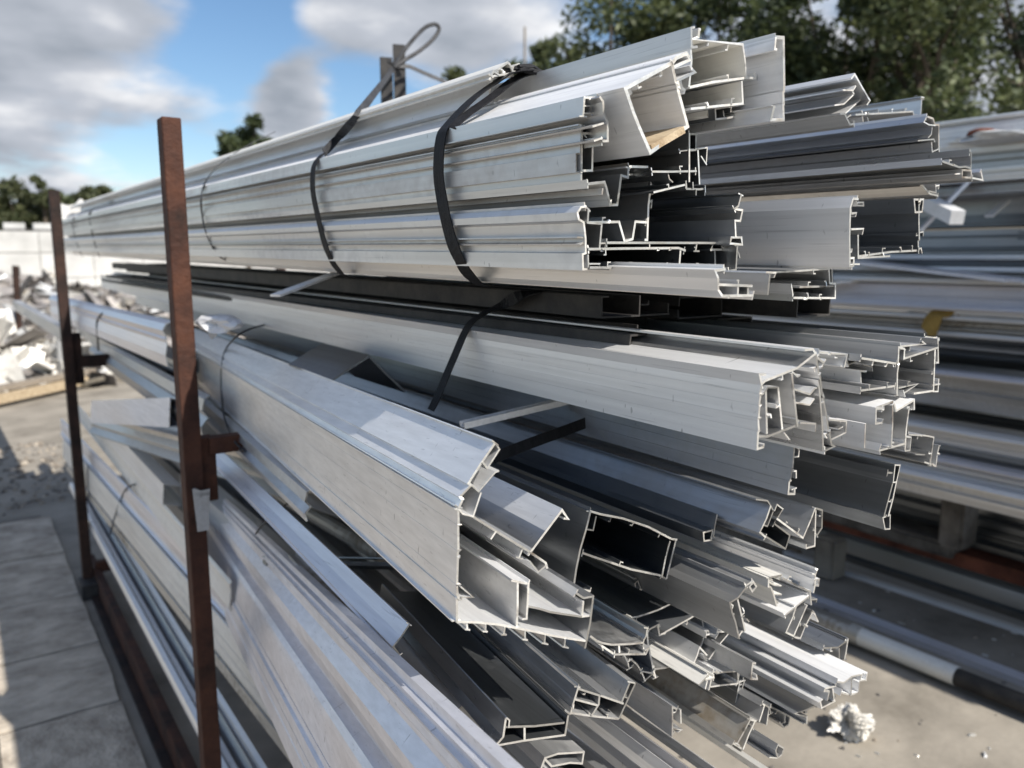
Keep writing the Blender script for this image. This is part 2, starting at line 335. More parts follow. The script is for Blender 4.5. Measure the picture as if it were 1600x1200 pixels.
def parse_profiles(text, group, defaults):
    """each block: '# name ; label ; key=value ...' then lines 'part CROP x,y x,y ...' ('*' after the part closes the loop)"""
    cur = None; blocks = []
    for ln in text.strip().splitlines():
        ln = ln.strip()
        if not ln: continue
        if ln.startswith('#'):
            f = [x.strip() for x in ln[1:].split(';')]
            kv = dict(defaults)
            for x in f[2:]:
                k, v = x.split('='); kv[k.strip()] = v.strip()
            cur = (f[0], f[1], kv, []); blocks.append(cur)
        else:
            w = ln.split(); ox, oy, s = CROP[w[1]]
            pts = []
            for q in w[2:]:
                a, b = q.rstrip('g').split(','); uv = (ox+float(a)/s, oy+float(b)/s); pts.append(uv)
                if q.endswith('g'): GROOVE.add(uv)
            cur[3].append((w[0].rstrip('*'), w[0].endswith('*'), pts))
    for name, label, kv, polys in blocks:
        vp = tuple(float(x) for x in kv['vp'].split(','))
        ax = axis_of(vp)
        apx = polys[0][2][0]
        ray = cam_ray(*apx)
        if 'x' in kv: t = float(kv['x'])/ray.x
        else: t = float(kv['y'])/ray.y
        A = Vector((0, 0, EYE)) + ray*t
        nrm = ax
        if 'cut' in kv:   # cut turned about the vertical, degrees
            nrm = Matrix.Rotation(math.radians(float(kv['cut'])), 3, 'Z') @ ax
        root = empty(name, A, label, kv.get('cat', 'aluminium profile'), group)
        mats = [M[kv.get('mat', 'alu')], M['cut'] if kv.get('cutmat', 'cut') == 'cut' else M[kv['cutmat']]]
        th = 1.1*float(kv.get('t', '2.4'))/1000
        s0 = float(kv.get('s0', '0')); s1 = float(kv.get('L', '3.6'))
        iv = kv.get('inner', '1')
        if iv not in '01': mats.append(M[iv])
        elif kv.get('mat', 'alu') in ('alu', 'bright', 'grey', 'slate', 'lilac') and iv == '1': mats.append(M['inner'])  # inward sides take a darker metal: chamber shade put into the material
        def on_plane(uv):
            rr = cam_ray(*uv); return Vector((0, 0, EYE))+rr*((A-Vector((0, 0, EYE))).dot(nrm)/rr.dot(nrm))
        allp = [on_plane(p) for q in polys for p in q[2]]
        core = sum(allp, Vector())/len(allp)
        for k, (pn, closed, pp) in enumerate(polys):
            P3 = []
            for i, uv in enumerate(pp):
                p = on_plane(uv)
                if (name, uv) in GROOVE or uv in GROOVE:
                    d = (on_plane(pp[i+1])-on_plane(pp[i-1])).normalized(); nn = ax.cross(d).normalized()
                    if nn.dot(p-Vector((0, 0, EYE))) < 0: nn = -nn
                    P3 += [p-d*.0009, p+nn*.0016, p+d*.0009]
                else: P3.append(p)
            tt = th*(0.72 if pn in ('lip', 'fin', 'hook') else 1.0)
            mm = mats
            if pn in ('floor', 'shelf'): mm = mats[:2]  # floors and shelves skip the painted inward shade
            if pn == 'wood_strip': tt = 0.007; mm = [M['wood'], M['wood']]
            rl = random.Random(label+str(k)); extra = []
            if pn in ('wall', 'web', 'flange', 'floor') and len(P3) > 1:
                Q = []; m_ = len(P3)
                for i in range(m_):
                    Q.append(P3[i])
                    if i == m_-1 and not closed: break
                    p0, p1 = P3[i], P3[(i+1) % m_]; ln_ = (p1-p0).length
                    if ln_ < 1e-5: continue
                    d = (p1-p0)/ln_; nn = ax.cross(d).normalized()
                    away = nn if nn.dot((p0+p1)/2-Vector((0, 0, EYE))) > 0 else -nn
                    inn = nn if nn.dot(core-(p0+p1)/2) > 0 else -nn
                    if ln_ > .032 and iv != '0' and s1 > .5 and rl.random() < .75:
                        for c_ in ([.5] if ln_ < .06 else [.28, .7]):
                            c = p0.lerp(p1, c_+rl.uniform(-.1, .1)); tip = c+inn*rl.uniform(.004, .0065); extra.append(('fin', [c, tip, tip+d*rl.choice((-.0035, .0035))]))
                    if pn == 'wall' and ln_ > .03 and rl.random() < .8:
                        for c_ in sorted(rl.uniform(.15, .85) for _ in range(1 if ln_ < .06 else 2)):
                            c = p0.lerp(p1, c_); w_ = rl.choice((.0007, .0007, .0022)); Q += [c-d*w_, c-d*(w_-.0003)+away*.0013, c+d*(w_-.0003)+away*.0013, c+d*w_]
                if not closed and iv != '0' and s1 > .5 and pn in ('wall', 'flange'):
                    for e0, e1 in ((P3[0], P3[1]), (P3[-1], P3[-2])):
                        d = (e1-e0).normalized(); nn = ax.cross(d).normalized()
                        if (e1-e0).length > .006 and rl.random() < .8: extra.append(('lip', [e0+nn*.0042+d*.0006, e0-nn*.0042+d*.0006]))
                P3 = Q
            sweep(pn, P3, ax, tt, s0, s1, mm, root, A, closed, float(kv.get('sag', '0')), endj=0.0004*(k % 5), seed=k*7+len(label), core=core)
            for xi, (xn, xp) in enumerate(extra):
                sweep(xn, xp, ax, .0014, s0, s1, mats[:2], root, A, False, 0, endj=0.0002+.0004*(xi % 4), seed=xi)
        PTS3[label] = (A, ax, s1)
# ---------------------------------------------------------------- ground (structure)
def ground():
    v = [(-400, -200, 0), (600, -200, 0), (600, 800, 0), (-400, 800, 0)]
    o = mesh_obj('ground', v, [(0, 1, 2, 3)], M['concrete']); tag(o, kind='structure')
ground()

# ---------------------------------------------------------------- traced profiles
TOP = '''
# glazing_profile ; short cream profile with hooked lips ending under the black strap on the very top ; y=0.86 ; mat=cream ; L=4.2 ; t=2.2
wall W 890,425 905,390 935,408 930,382 1003,332 1012,345 1040,400
lip W 1015,345 1035,372 1045,350 1078,340 1098,362 1108,388
lip W 955,372 985,400
flange W 880,450 895,425 1040,402
# cover_profile ; grey faced profile tucked directly under the short cream hooked profile on top ; y=0.89 ; mat=alu ; L=3.9 ; t=2.4
wall W 940,412 893,432 886,505 872,590 935,612
# box_mullion ; long silver profile with a tall outer lip and cream hollow above the tilted box ; y=0.588 ; mat=alu ; inner=cream ; L=4.7 ; t=2.2
wall A 940,90 920,95 920,215 958,213
flange A 985,103 968,103 972,150 928,165 1240,198 1255,300 1268,405 1325,408 1325,372
flange A 1268,405 1060,432 915,466
web A 920,215 928,300 915,466
web A 1242,425 1252,565 930,598
# square_box_profile ; tilted square white box profile with a hollow end and a wood lined floor ; y=0.58 ; mat=white ; L=4.7 ; t=3.3
wall* I 665,335 1085,105 1230,670 890,905 800,680 745,555
flange I 1090,103 1125,60 1215,20 1240,60
lip I 1095,150 1250,75
lip I 1262,120 1275,160 1300,185 1135,265
lip I 1140,278 1172,262 1190,320 1212,345 1205,375
hook I 705,345 728,385
wood_strip I 905,868 1195,700
# lipped_profile ; silver profile with a small stepped lip end just left of the tilted square box ; x=0.53 ; mat=alu ; L=4.6 ; t=1.8
wall I 430,415 300,415 298,587
lip I 305,555 375,555 375,578
lip I 368,475 362,552
lip I 310,487 432,487
lip I 408,415 402,480
# cover_strip ; thin wavy cover plate standing on edge between the stepped lip and the tilted box ; y=0.60 ; mat=grey ; L=4.4 ; t=2.2
wall I 440,405 470,450 480,560 512,640 517,800 460,802
lip I 390,800 465,775
lip I 385,672 482,642
# tube_mullion ; pale silver profile whose end is a narrow upright black slot beside an outer lip ; x=0.52 ; mat=alu ; L=4.6 ; t=1.9
wall I 285,655 278,735 272,910 277,915 279,1078 276,1085 276,1190 332,1190 330,1142
tube* I 281,735 380,735 380,1065 281,1065
lip I 290,660 300,682 362,682 362,732
lip I 370,655 427,645 425,678
lip I 270,910 245,915 245,1075 276,1078
hook I 300,742 322,772
# stepped_profile ; zigzag stepped profile end hanging below the upright black slot with a small knob ; y=0.615 ; mat=alu ; L=4.4 ; t=2.2
wall J 205,147 345,130 362,180 392,320 455,320 480,75 540,92 548,5
fin J 332,182 322,235
lip J 385,290 405,285 405,318
# stepped_profile ; wide dark grey stepped profile with speckled web and V shaped foot, mid top bundle ; y=0.66 ; mat=grey ; L=4.3 ; t=2.4
wall J 545,2 700,5 722,70 737,42 716,320 700,612 680,612
wall J 695,466 605,460 586,605 510,622 472,462 208,467
lip J 725,150 757,145 757,182
lip J 725,238 757,226
lip J 718,305 747,285 745,350
lip J 490,72 700,62
# torn_profile ; silver profile with a torn ragged upper lip left of the wide white plate ; x=0.52 ; mat=alu ; L=4.6 ; t=1.9
wall J 190,332 150,340 126,385 130,442 172,466 185,590 192,722 165,733 168,858 212,855
web J 210,350 205,468 320,478 302,690 205,686
lip J 235,375 195,345
lip J 127,590 180,592 176,635 142,652
lip J 300,642 365,640 360,690
lip J 205,735 212,850
lip J 215,812 305,812 305,828
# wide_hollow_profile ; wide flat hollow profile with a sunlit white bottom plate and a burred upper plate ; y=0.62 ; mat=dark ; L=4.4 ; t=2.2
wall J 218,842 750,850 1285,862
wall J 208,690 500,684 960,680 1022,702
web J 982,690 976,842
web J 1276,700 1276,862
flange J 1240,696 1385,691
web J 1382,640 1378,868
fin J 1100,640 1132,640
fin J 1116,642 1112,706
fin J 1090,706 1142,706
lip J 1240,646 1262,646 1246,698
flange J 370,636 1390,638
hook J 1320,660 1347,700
# slotted_profile ; narrow upright profile with a small square port left of the flat grey box face ; y=0.60 ; mat=slate ; L=4.4 ; t=2.1
wall J 1418,352 1490,365 1482,455 1436,452 1436,592
port* J 1400,592 1490,592 1490,652 1400,642
wall J 1456,654 1446,862 1380,872
lip J 1466,712 1476,765
# angle_strip ; dark scratched tilted angle strip left of the flat grey box face ; y=0.59 ; mat=dark ; L=4.2 ; t=1.9
wall J 1487,230 1462,330 1425,357
lip J 1415,340 1432,362
# lipped_profile ; dark upright profile with thin webs and hooked arms below the tilted box ; y=0.63 ; mat=dark ; L=4.3 ; t=1.9
web I 1236,730 1242,1168
flange I 1238,740 1302,740 1297,882 1232,886
web I 1327,882 1331,1190
lip I 1160,868 1166,912
lip I 1162,890 1410,860 1405,1012
lip I 1342,936 1398,1015
flange I 905,1075 1055,1076 1312,1070
fin I 1160,1050 1166,1096
lip I 1062,1078 1066,1140 1102,1170
flange J 1036,140 1040,186 1140,190 1192,186
lip J 1082,130 1086,182
fin J 1106,192 1106,242
fin J 1190,155 1190,242
flange J 760,216 1030,150
# c_channel ; tall white C shaped channel standing highest at the right of the top bundle ; y=0.56 ; mat=white ; L=4.3 ; t=3.1
wall A 1448,152 1497,156 1497,668 1425,668 1438,580
lip A 1448,152 1445,226 1460,228
# flat_hollow_profile ; small blackened flat hollow profile lying under the foot of the tall white channel ; y=0.61 ; mat=dark ; L=4.2 ; t=1.9
wall A 1400,550 1070,600 1075,665 1135,660 1400,610
web A 1392,548 1417,675 1385,686
web A 1320,572 1322,616
web A 1130,608 1132,655
# round_tube ; short pale dented tube stub lying against the right corner of the tilted box ; y=0.62 ; mat=cream ; L=1.2 ; t=1.6
wall* A 1040,602 1062,612 1070,636 1060,660 1036,664 1020,640 1024,614
# angle_profile ; light angled plate profile with ridged inner lips right of the tall white channel ; y=0.60 ; mat=alu ; L=4.3 ; t=2.2
wall B 636,152 655,127 700,205 738,272 725,296
lip B 590,214 645,216 668,190
lip B 645,216 656,236
lip B 545,298 602,290 650,240
# angle_profile ; small L shaped profile whose flared lip touches the ridged angled plate from below ; y=0.61 ; mat=alu ; L=4.3 ; t=2.2
wall B 572,345 600,345 628,405 656,400
lip B 602,343 690,266 714,262
lip B 615,366 642,350
# channel_profile ; grey channel profile with a crumpled lower edge behind the ridged angled plate ; y=0.70 ; mat=grey ; L=4.0 ; t=2.1
wall B 1028,252 1016,352 985,356 978,332 820,342 660,350
lip B 1018,262 1036,255 1034,270
fin B 700,360 706,396
fin B 728,364 736,396
# ridged_mullion ; large shiny ridged profile with a zigzag outline running across the right of the top bundle ; y=0.58 ; mat=inner ; L=4.3 ; t=2.2
wall K 850,96 890,110 906,150 926,150 936,300 941,400 950,445 968,440
lip K 850,96 836,130 866,150 906,155
lip K 896,155 882,215 866,236
lip K 795,256 905,246 912,266
lip K 895,266 890,326
lip K 885,332 936,310
# lipped_profile ; flat lipped profile sticking out farthest to the right under the large ridged profile ; y=0.53 ; mat=inner ; L=4.3 ; t=2.1
wall K 950,395 1070,435 1110,430 1152,442
port* K 1090,452 1150,456 1150,505 1090,500
wall K 1158,506 1226,520 1212,456
wall K 1156,440 1158,336 1140,335
lip K 1040,480 1088,476
# lipped_profile ; small grey lipped profile with a torn corner just above the dark box at the right ; y=0.60 ; mat=inner ; L=4.2 ; t=2.1
wall K 812,545 850,592 870,612 926,626
web K 852,592 912,606 914,545
lip K 914,560 936,555 936,582
# box_mullion ; box profile with a broad flat grey side face and hooked right edge ; y=0.52 ; mat=bright ; L=4.2 ; t=2.2
wall K 387,648 357,644 335,706 332,900 332,1096 362,1096
lip K 378,652 386,690 430,692 428,670 402,670
lip K 342,706 352,746 386,740 382,766
lip K 346,851 430,846 428,886
port* K 337,1042 366,1042 366,1090 337,1090
lip K 366,1084 397,1084
# box_mullion ; dark hollow box profile right of the flat grey box face ; y=0.56 ; mat=dark ; L=4.2 ; t=2.2
wall K 802,640 800,800 796,990
port* K 772,650 826,650 826,732 772,736
lip K 806,872 826,866 826,896
lip K 798,985 822,976 822,1012
flange K 795,992 620,1002 390,1032
web K 386,866 386,1042 606,1030
# sill_profile ; long white profile forming the bottom edge of the top bundle with a curved hollow end ; x=0.57 ; mat=bright ; L=4.6 ; t=2.1
wall J 1350,856 1270,870 1286,930 1300,1030 1322,1080 1590,1075
web J 1292,985 1582,996
web J 1462,1000 1456,1070
web J 1552,1000 1556,1070
web C 1416,904 1412,1044
lip C 1388,902 1447,905 1442,936
# flat_hollow_profile ; small blackened hollow profile at the lower right corner of the top bundle ; y=0.60 ; mat=grey ; L=4.2 ; t=2.1
wall H 288,52 290,128 313,130 313,197 118,196
web H 150,146 308,141
web H 302,56 302,126
lip H 115,130 122,186
flange H 0,78 150,70 288,60
'''
MID = '''
# box_mullion ; broad satin mullion with ruled side face and four chambers, left in the middle bundle ; x=0.60 ; mat=bright ; L=4.6 ; t=2.1
wall D 288,376 262,376 268,425 265,468g 262,520g 258,580g 255,640g 250,725 277,716 276,700
flange D 268,425 290,405 440,345 526,278 516,258 478,262
flange D 255,666 300,666 430,616 440,586
web D 297,450 304,655
web D 350,436 378,640
web D 412,370 436,620
lip D 270,470 290,456 302,436 346,436
hook D 416,362 440,386 460,380
hook D 382,650 402,682
# serrated_profile ; leaning serrated profile with three stepped lips fixed beside the broad satin mullion ; y=0.47 ; mat=white ; inner=inner ; L=4.4 ; t=2.2
wall D 522,278 548,420 575,570 598,705 612,712 562,732
wall D 532,296 566,322
web D 540,400 556,620 560,735
lip D 430,446 506,470 521,440 541,440
lip D 430,508 506,520 526,490
lip D 452,602 521,606 526,645
lip D 546,346 563,340
# lipped_profile ; small profile with staircase lips behind the serrated profile, just below the two chamber box ; y=0.52 ; mat=white ; inner=inner ; L=4.3 ; t=1.9
wall H 240,452 371,462 356,522
lip H 366,468 380,520
lip H 376,510 445,486 456,510 493,521 493,541
lip H 396,470 462,486
# cover_strip ; short fronted silver strip between the staircase lips and the sunlit white top profile ; y=0.52 ; mat=white ; inner=inner ; L=4.3 ; t=1.9
wall H 463,548 460,540 436,540 438,632
# box_mullion ; two chamber box profile farthest right at the top of the middle bundle ; y=0.50 ; mat=grey ; L=4.4 ; t=2.2
wall H 645,436 612,428 608,550 606,656
flange H 645,436 638,481 785,433 802,430
web H 802,388 805,500 786,500
web H 785,434 778,632 690,646
lip H 806,576 806,636 778,636
lip H 772,606 806,600
flange H 440,479 606,505
lip H 592,505 590,521
flange H 440,632 602,610
flange H 640,646 710,600 620,620
flange H 622,424 735,412 720,400
# angle_strip ; thin dark edge strip along the upper back of the two chamber box ; y=0.55 ; mat=dark ; L=4.3 ; t=1.8
wall H 735,378 805,386 803,398
# box_mullion ; white topped profile with two upright dark chambers below the two chamber box ; y=0.50 ; mat=white ; inner=inner ; L=4.4 ; t=2.2
wall H 540,716 506,716 503,786 540,781
flange H 506,714 590,683 582,790 576,895
flange H 592,690 602,726 690,676 686,722
web H 666,706 656,810 646,912
flange H 525,916 646,881
lip H 532,880 521,916
lip H 652,850 671,850 669,912 644,914
web H 461,786 456,902
# lipped_profile ; narrow silver ledge profile with a small turned lip under the white topped profile ; y=0.51 ; mat=white ; inner=inner ; L=4.2 ; t=1.9
wall H 285,766 371,776 366,828 290,862
lip H 350,800 332,812
# lipped_profile ; low grey open ended profile behind the right foot of the white topped profile ; y=0.56 ; mat=grey ; L=4.2 ; t=1.9
wall H 662,838 740,842 778,850 760,986
wall H 806,888 788,986 735,966
lip H 690,930 736,932
# cladding_profile ; dark ribbed cladding profile below the broad satin mullion with hooks on its cut edge ; x=0.72 ; mat=slate ; L=4.2 ; t=2.1
wall D 425,690 425,712 412,815g 404,875g 396,936 426,936 426,910
lip D 426,712 448,726 446,760 426,763
lip D 411,830 433,828 433,862
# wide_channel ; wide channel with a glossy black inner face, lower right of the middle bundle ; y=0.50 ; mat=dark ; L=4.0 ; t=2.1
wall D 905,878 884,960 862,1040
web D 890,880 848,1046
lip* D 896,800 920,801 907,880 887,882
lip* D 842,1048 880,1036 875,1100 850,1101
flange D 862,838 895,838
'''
LOW = '''
# cladding_profile ; flat slate blue cladding profile with a small hollow edge under the glossy black channel ; y=0.56 ; mat=slate ; L=2.8 ; t=2.1
wall D 313,990 290,1052 265,1116 291,1140
lip D 246,962 300,968 331,1016 299,1088 279,1080
lip D 331,1016 346,986 371,1006 351,1046
# box_profile ; little dark box end hanging under the slate blue cladding profile ; y=0.57 ; mat=dark ; L=2.6 ; t=1.9
wall D 291,1136 381,1192 405,1130 330,1075
# box_mullion ; dark trough profile with a cream outer lip beside the slate blue cladding profile ; y=0.565 ; mat=slate ; L=2.6 ; t=2.1
wall D 523,1000 495,1070 465,1142 340,1050
wall D 527,1003 554,1012 557,1096 531,1132
web D 529,1008 522,1180 486,1192 482,1172
lip D 541,1040 553,1040
# dark_angle ; black angle profile end with a square port left of the slate blue cladding profile ; y=0.62 ; mat=dark ; L=2.4 ; t=1.9
wall F 360,10 352,60 343,120
port* F 296,96 342,86 338,132 300,136
# lipped_profile ; cream sunlit profile with toothed lips crossing the middle of the lower bundle ; y=0.585 ; mat=cream ; L=2.8 ; t=2.1
wall O 960,520 946,610 985,622 1010,700 1032,802
lip O 960,562 1020,600 1077,600
lip O 972,526 1002,552
lip O 1010,690 1087,690
lip O 1032,742 1067,782
flange O 960,518 1082,500 1060,546
# trough_profile ; white sunlit trough profile with an upright back rail right in the lower bundle ; y=0.60 ; mat=white ; L=2.8 ; t=2.1
wall O 1085,522 1340,650 1372,656
wall O 1420,430 1432,440 1422,500 1412,600 1392,672
lip O 1394,490 1420,490
port* O 1412,546 1460,541 1456,606 1417,601
lip O 1422,432 1436,440 1432,482
flange O 1350,702 1222,802 1112,900
lip O 1200,791 1227,821
web O 1374,656 1378,792
# lipped_profile ; leaning grey channel with knobbed feet beside the white sunlit trough profile ; y=0.60 ; mat=grey ; L=2.6 ; t=2.1
wall O 1236,795 1125,1062 1202,1098 1336,790
wall O 1400,852 1268,1120 1206,1108
lip O 1376,740 1432,735 1430,770
lip O 1380,860 1420,880 1450,960
# box_mullion ; grey box profile with two sunlit top ribs and knobbed edges, lower bundle centre ; y=0.56 ; mat=grey ; L=2.8 ; t=2.1
wall O 742,600 652,722 576,770 600,865 626,960 662,1112
port* O 800,560 832,612 802,662 770,612
wall O 800,560 722,606
web O 658,742 727,1052
flange O 662,1112 702,1066 727,1052
lip O 702,820 707,852
lip O 692,912 722,900
lip O 742,930 772,962
lip O 582,780 612,800 602,832
lip O 612,890 632,890
# channel_profile ; grey H profile resting right of the white flat topped profile above the yard floor ; y=0.60 ; mat=slate ; L=2.4 ; t=2.1
wall F 973,596 961,696
flange F 973,600 930,636 865,640
web F 936,640 939,702
# box_mullion ; wide white flat topped profile reaching farthest over the yard floor at the lower right ; y=0.55 ; mat=white ; L=2.6 ; t=2.1
wall F 1062,756 1058,788 1036,790 1041,758
flange F 1045,760 990,772 955,800 925,796
web F 995,780 990,857
flange F 945,848 990,860 1031,850 1033,792
# i_beam_profile ; light I shaped profile end just left of the wide white flat topped profile ; y=0.56 ; mat=bright ; L=2.6 ; t=2.1
wall F 865,846 869,828 915,815 911,796
web F 869,840 888,842 880,886
web F 906,830 911,886
flange F 850,886 856,921 921,890 913,875
# channel_profile ; grey channel with a curled knob on its upper edge in the lower bundle ; y=0.60 ; mat=grey ; L=2.4 ; t=2.1
wall N 1094,322 1090,305 1066,306 1056,442 1106,442 1106,406
# cladding_profile ; flat ruled grey sheet profile with a turned up white tip above the white lump ; y=0.585 ; mat=slate ; L=2.4 ; t=2.1
wall F 836,905 726,945 783,960 783,993
# channel_profile ; narrow dark tray profile with slanted twin webs at the lower right edge ; y=0.62 ; mat=grey ; L=2.2 ; t=1.9
wall N 1155,655 1172,666 1121,802
web N 1216,682 1186,832
flange N 1150,650 1216,686 1226,742
lip N 1110,812 1171,832
flange N 1222,680 1352,742 1346,822
web N 1387,770 1381,832 1331,852 1301,812
'''
FORE = '''
# box_mullion ; very large smooth silver mullion in the foreground with a curved finned floor ; x=0.36 ; vp=150,455 ; mat=bright ; L=2.6 ; t=1.9
wall E 110,402 109,480g 107,600g 104,760g 102,935
wall E 285,95 220,190 155,285 167,295 120,350 130,360 110,402
floor E 102,935 200,938 300,950 390,966 480,986 550,1002 640,1017 707,1026
lip E 285,100 306,128 246,216 222,186
lip E 167,288 206,326 287,236 306,230
lip E 112,408 131,430 179,441 216,330
web E 390,750 386,860 385,962
web E 440,758 436,840 430,922 410,925
flange E 360,742 392,750 442,760
shelf E 440,866 490,874 540,890 610,902 690,912
web E 742,815 725,935 705,1062
flange E 660,800 700,826 745,815
web E 697,840 691,912 731,906
lip E 114,822 181,822 122,772
fin E 152,942 152,968
fin E 140,970 163,972
fin E 238,948 238,980
fin E 226,982 249,984
fin E 328,962 326,996
fin E 314,998 340,1000
fin E 424,980 420,1016
fin E 408,1016 434,1020
fin E 520,1000 517,1038
fin E 505,1038 531,1042
fin E 612,1016 610,1052
fin E 598,1052 624,1056
# angle_profile ; sunlit brushed angle plate with a drilled spot lying inside the large foreground mullion ; y=0.63 ; vp=150,455 ; mat=bright ; L=1.6 ; t=2.1
wall E 602,450 622,452 597,412 520,512 447,609
flange E 447,609 360,556 270,500 175,440
flange E 447,609 521,660 526,686
fin E 287,512 263,550
fin E 416,592 396,640
lip E 441,650 481,700 526,666
lip E 380,632 411,641
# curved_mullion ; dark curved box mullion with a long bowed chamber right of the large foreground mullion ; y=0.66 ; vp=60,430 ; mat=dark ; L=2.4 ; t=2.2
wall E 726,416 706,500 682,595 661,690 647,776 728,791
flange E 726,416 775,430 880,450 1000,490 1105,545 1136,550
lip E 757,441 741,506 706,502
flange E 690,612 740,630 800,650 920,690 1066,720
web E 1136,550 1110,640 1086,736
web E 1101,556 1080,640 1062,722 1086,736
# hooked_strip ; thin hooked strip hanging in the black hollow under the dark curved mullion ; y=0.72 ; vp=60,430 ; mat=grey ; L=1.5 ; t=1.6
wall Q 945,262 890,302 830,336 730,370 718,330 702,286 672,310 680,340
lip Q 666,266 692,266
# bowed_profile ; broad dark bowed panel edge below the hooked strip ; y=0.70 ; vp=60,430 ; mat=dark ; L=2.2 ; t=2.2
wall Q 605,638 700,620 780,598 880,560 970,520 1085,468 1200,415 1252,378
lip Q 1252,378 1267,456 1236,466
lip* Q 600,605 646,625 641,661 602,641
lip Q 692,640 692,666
# barrel_profile ; large barrel shaped hollow profile with a dark rounded chamber in the lower bundle ; y=0.68 ; vp=40,425 ; mat=slate ; L=2.2 ; t=2.2
wall Q 1246,505 1281,520 1330,780 1295,880 1255,975 1200,1030 1090,1075 950,1100 850,1112
wall Q 800,742 900,696 916,722
wall Q 890,702 911,800 1080,705 1252,600
wall Q 800,742 797,850 830,1010 870,1200
lip Q 690,668 790,740
lip* Q 1290,540 1326,560 1326,621 1292,611
lip Q 1226,1000 1241,950
# curved_profile ; shallow bowed tray profile with a sunlit rough floor right of the finned foreground mullion ; y=0.665 ; vp=80,440 ; mat=grey ; L=2.2 ; t=2.2
wall Q 250,800 310,845 370,870 450,882 520,886 640,880 760,866
flange Q 480,976 780,976 801,920 762,940
web Q 531,890 531,962
web Q 252,802 370,900 482,976
web Q 760,866 785,800 800,735
lip Q 757,725 802,731
lip Q 371,912 376,942
# ladder_profile ; narrow ladder like profile end with small square ports below the barrel shaped profile ; y=0.685 ; vp=60,430 ; mat=grey ; L=1.8 ; t=1.8
wall L 320,710 345,770 366,832
wall L 371,740 431,790 470,850 506,940
rung L 342,770 392,741
rung L 361,832 411,790
flange L 501,940 580,872
flange L 470,850 572,870
# angle_profile ; bright tilted angle plate with knobbed edges leaning against the barrel shaped profile ; y=0.66 ; vp=40,425 ; mat=bright ; L=1.8 ; t=1.9
wall L 1150,502 1262,490 1165,620 1072,745
lip L 1042,500 1071,490 1076,512
lip L 1150,420 1181,400 1201,440 1150,502
wall L 1050,530 1100,520 1150,540
wall L 940,792 970,715 1000,642 1062,712
lip L 1020,700 1060,760
# box_profile ; small double shelf box with sunlit cream shelves in the lower bundle ; y=0.64 ; vp=20,420 ; mat=bright ; L=1.8 ; t=1.9
wall L 1110,862 1330,850 1336,962
wall L 1080,992 1200,975 1330,960
web L 1110,862 1076,1022
lip L 1140,840 1152,880
lip L 1362,840 1342,952
# cover_strip ; small cream ended strip beside the double shelf box ; y=0.625 ; vp=20,420 ; mat=cream ; L=1.6 ; t=1.9
wall L 980,972 1072,880
wall L 1045,930 1122,910
web L 1062,940 1042,1012
# lattice_strip ; short dark perforated strip standing right of the double shelf box ; y=0.66 ; vp=20,420 ; mat=dark ; L=1.6 ; t=1.9
wall L 1387,930 1356,1045 1326,1162
web L 1352,930 1311,1142
rung L 1340,975 1375,970
rung L 1330,1040 1358,1042
rung L 1318,1100 1345,1105
flange L 1300,962 1387,930
# cladding_profile ; flat brownish grey cladding strip with a scuffed tip at the bottom right ; y=0.60 ; vp=60,430 ; mat=dirty ; L=2.0 ; t=2.1
wall N 1046,785 995,895 941,1002
wall N 1087,802 1035,920 986,1042
flange N 1040,790 1102,800
flange N 905,990 991,1046
lip N 1062,840 1087,882
# channel_profile ; dark channel profile with a hooked foot left of the scuffed cladding strip ; y=0.62 ; vp=60,430 ; mat=slate ; L=2.0 ; t=2.1
wall N 431,702 386,682 383,800 381,916 402,890
web N 457,702 461,822
lip N 387,731 411,726
lip N 387,871 471,881 441,906
# round_tube ; slim tube with an eye shaped open end at the bottom right edge ; y=0.58 ; vp=20,420 ; mat=slate ; L=1.8 ; t=1.8
wall* N 1291,1006 1331,1030 1322,1090 1281,1112 1266,1052
lip N 1216,1112 1281,1114
# u_channel ; short black lined U channel offcut with pale flange below the large foreground mullion ; y=0.62 ; vp=150,430 ; mat=dark ; L=0.40 ; t=2.1
wall G 740,835 722,930 691,976
floor G 742,886 880,880 1032,863
floor G 691,976 830,953 1041,926
web G 1051,826 1037,926
web G 833,882 833,952
lip G 737,835 756,850 751,886
# box_mullion ; grey double chamber profile end right of the short black lined U channel ; y=0.64 ; vp=150,430 ; mat=grey ; L=1.4 ; t=2.1
wall G 1098,682 1061,816 1031,816
flange G 1096,690 1206,726 1201,770 1166,826
shelf G 1076,745 1201,776
floor G 1061,816 1170,831 1306,846
web G 1389,663 1306,846
web G 1356,660 1313,770
shelf G 1211,726 1326,766
lip G 1346,656 1387,666
# flat_plate ; flat pale blue plate lying lengthways under the short black lined U channel ; y=0.80 ; vp=40,420 ; mat=lilac ; L=1.7 ; t=1.9
wall X 640,600 605,652 571,692 600,732
# cover_strip ; dirty brown edged strip lying beside the pale blue plate ; y=0.74 ; vp=40,420 ; mat=dirty ; L=0.62 ; t=2.2
wall X 850,945 800,990 770,1006 762,990
lip X 800,990 832,1000
# channel_profile ; corroded grey channel piece with a speckled floor beyond the end of the pale blue plate ; y=0.73 ; vp=60,430 ; mat=grey ; L=0.35 ; t=1.9
wall X 900,900 855,945 815,985 790,975
'''
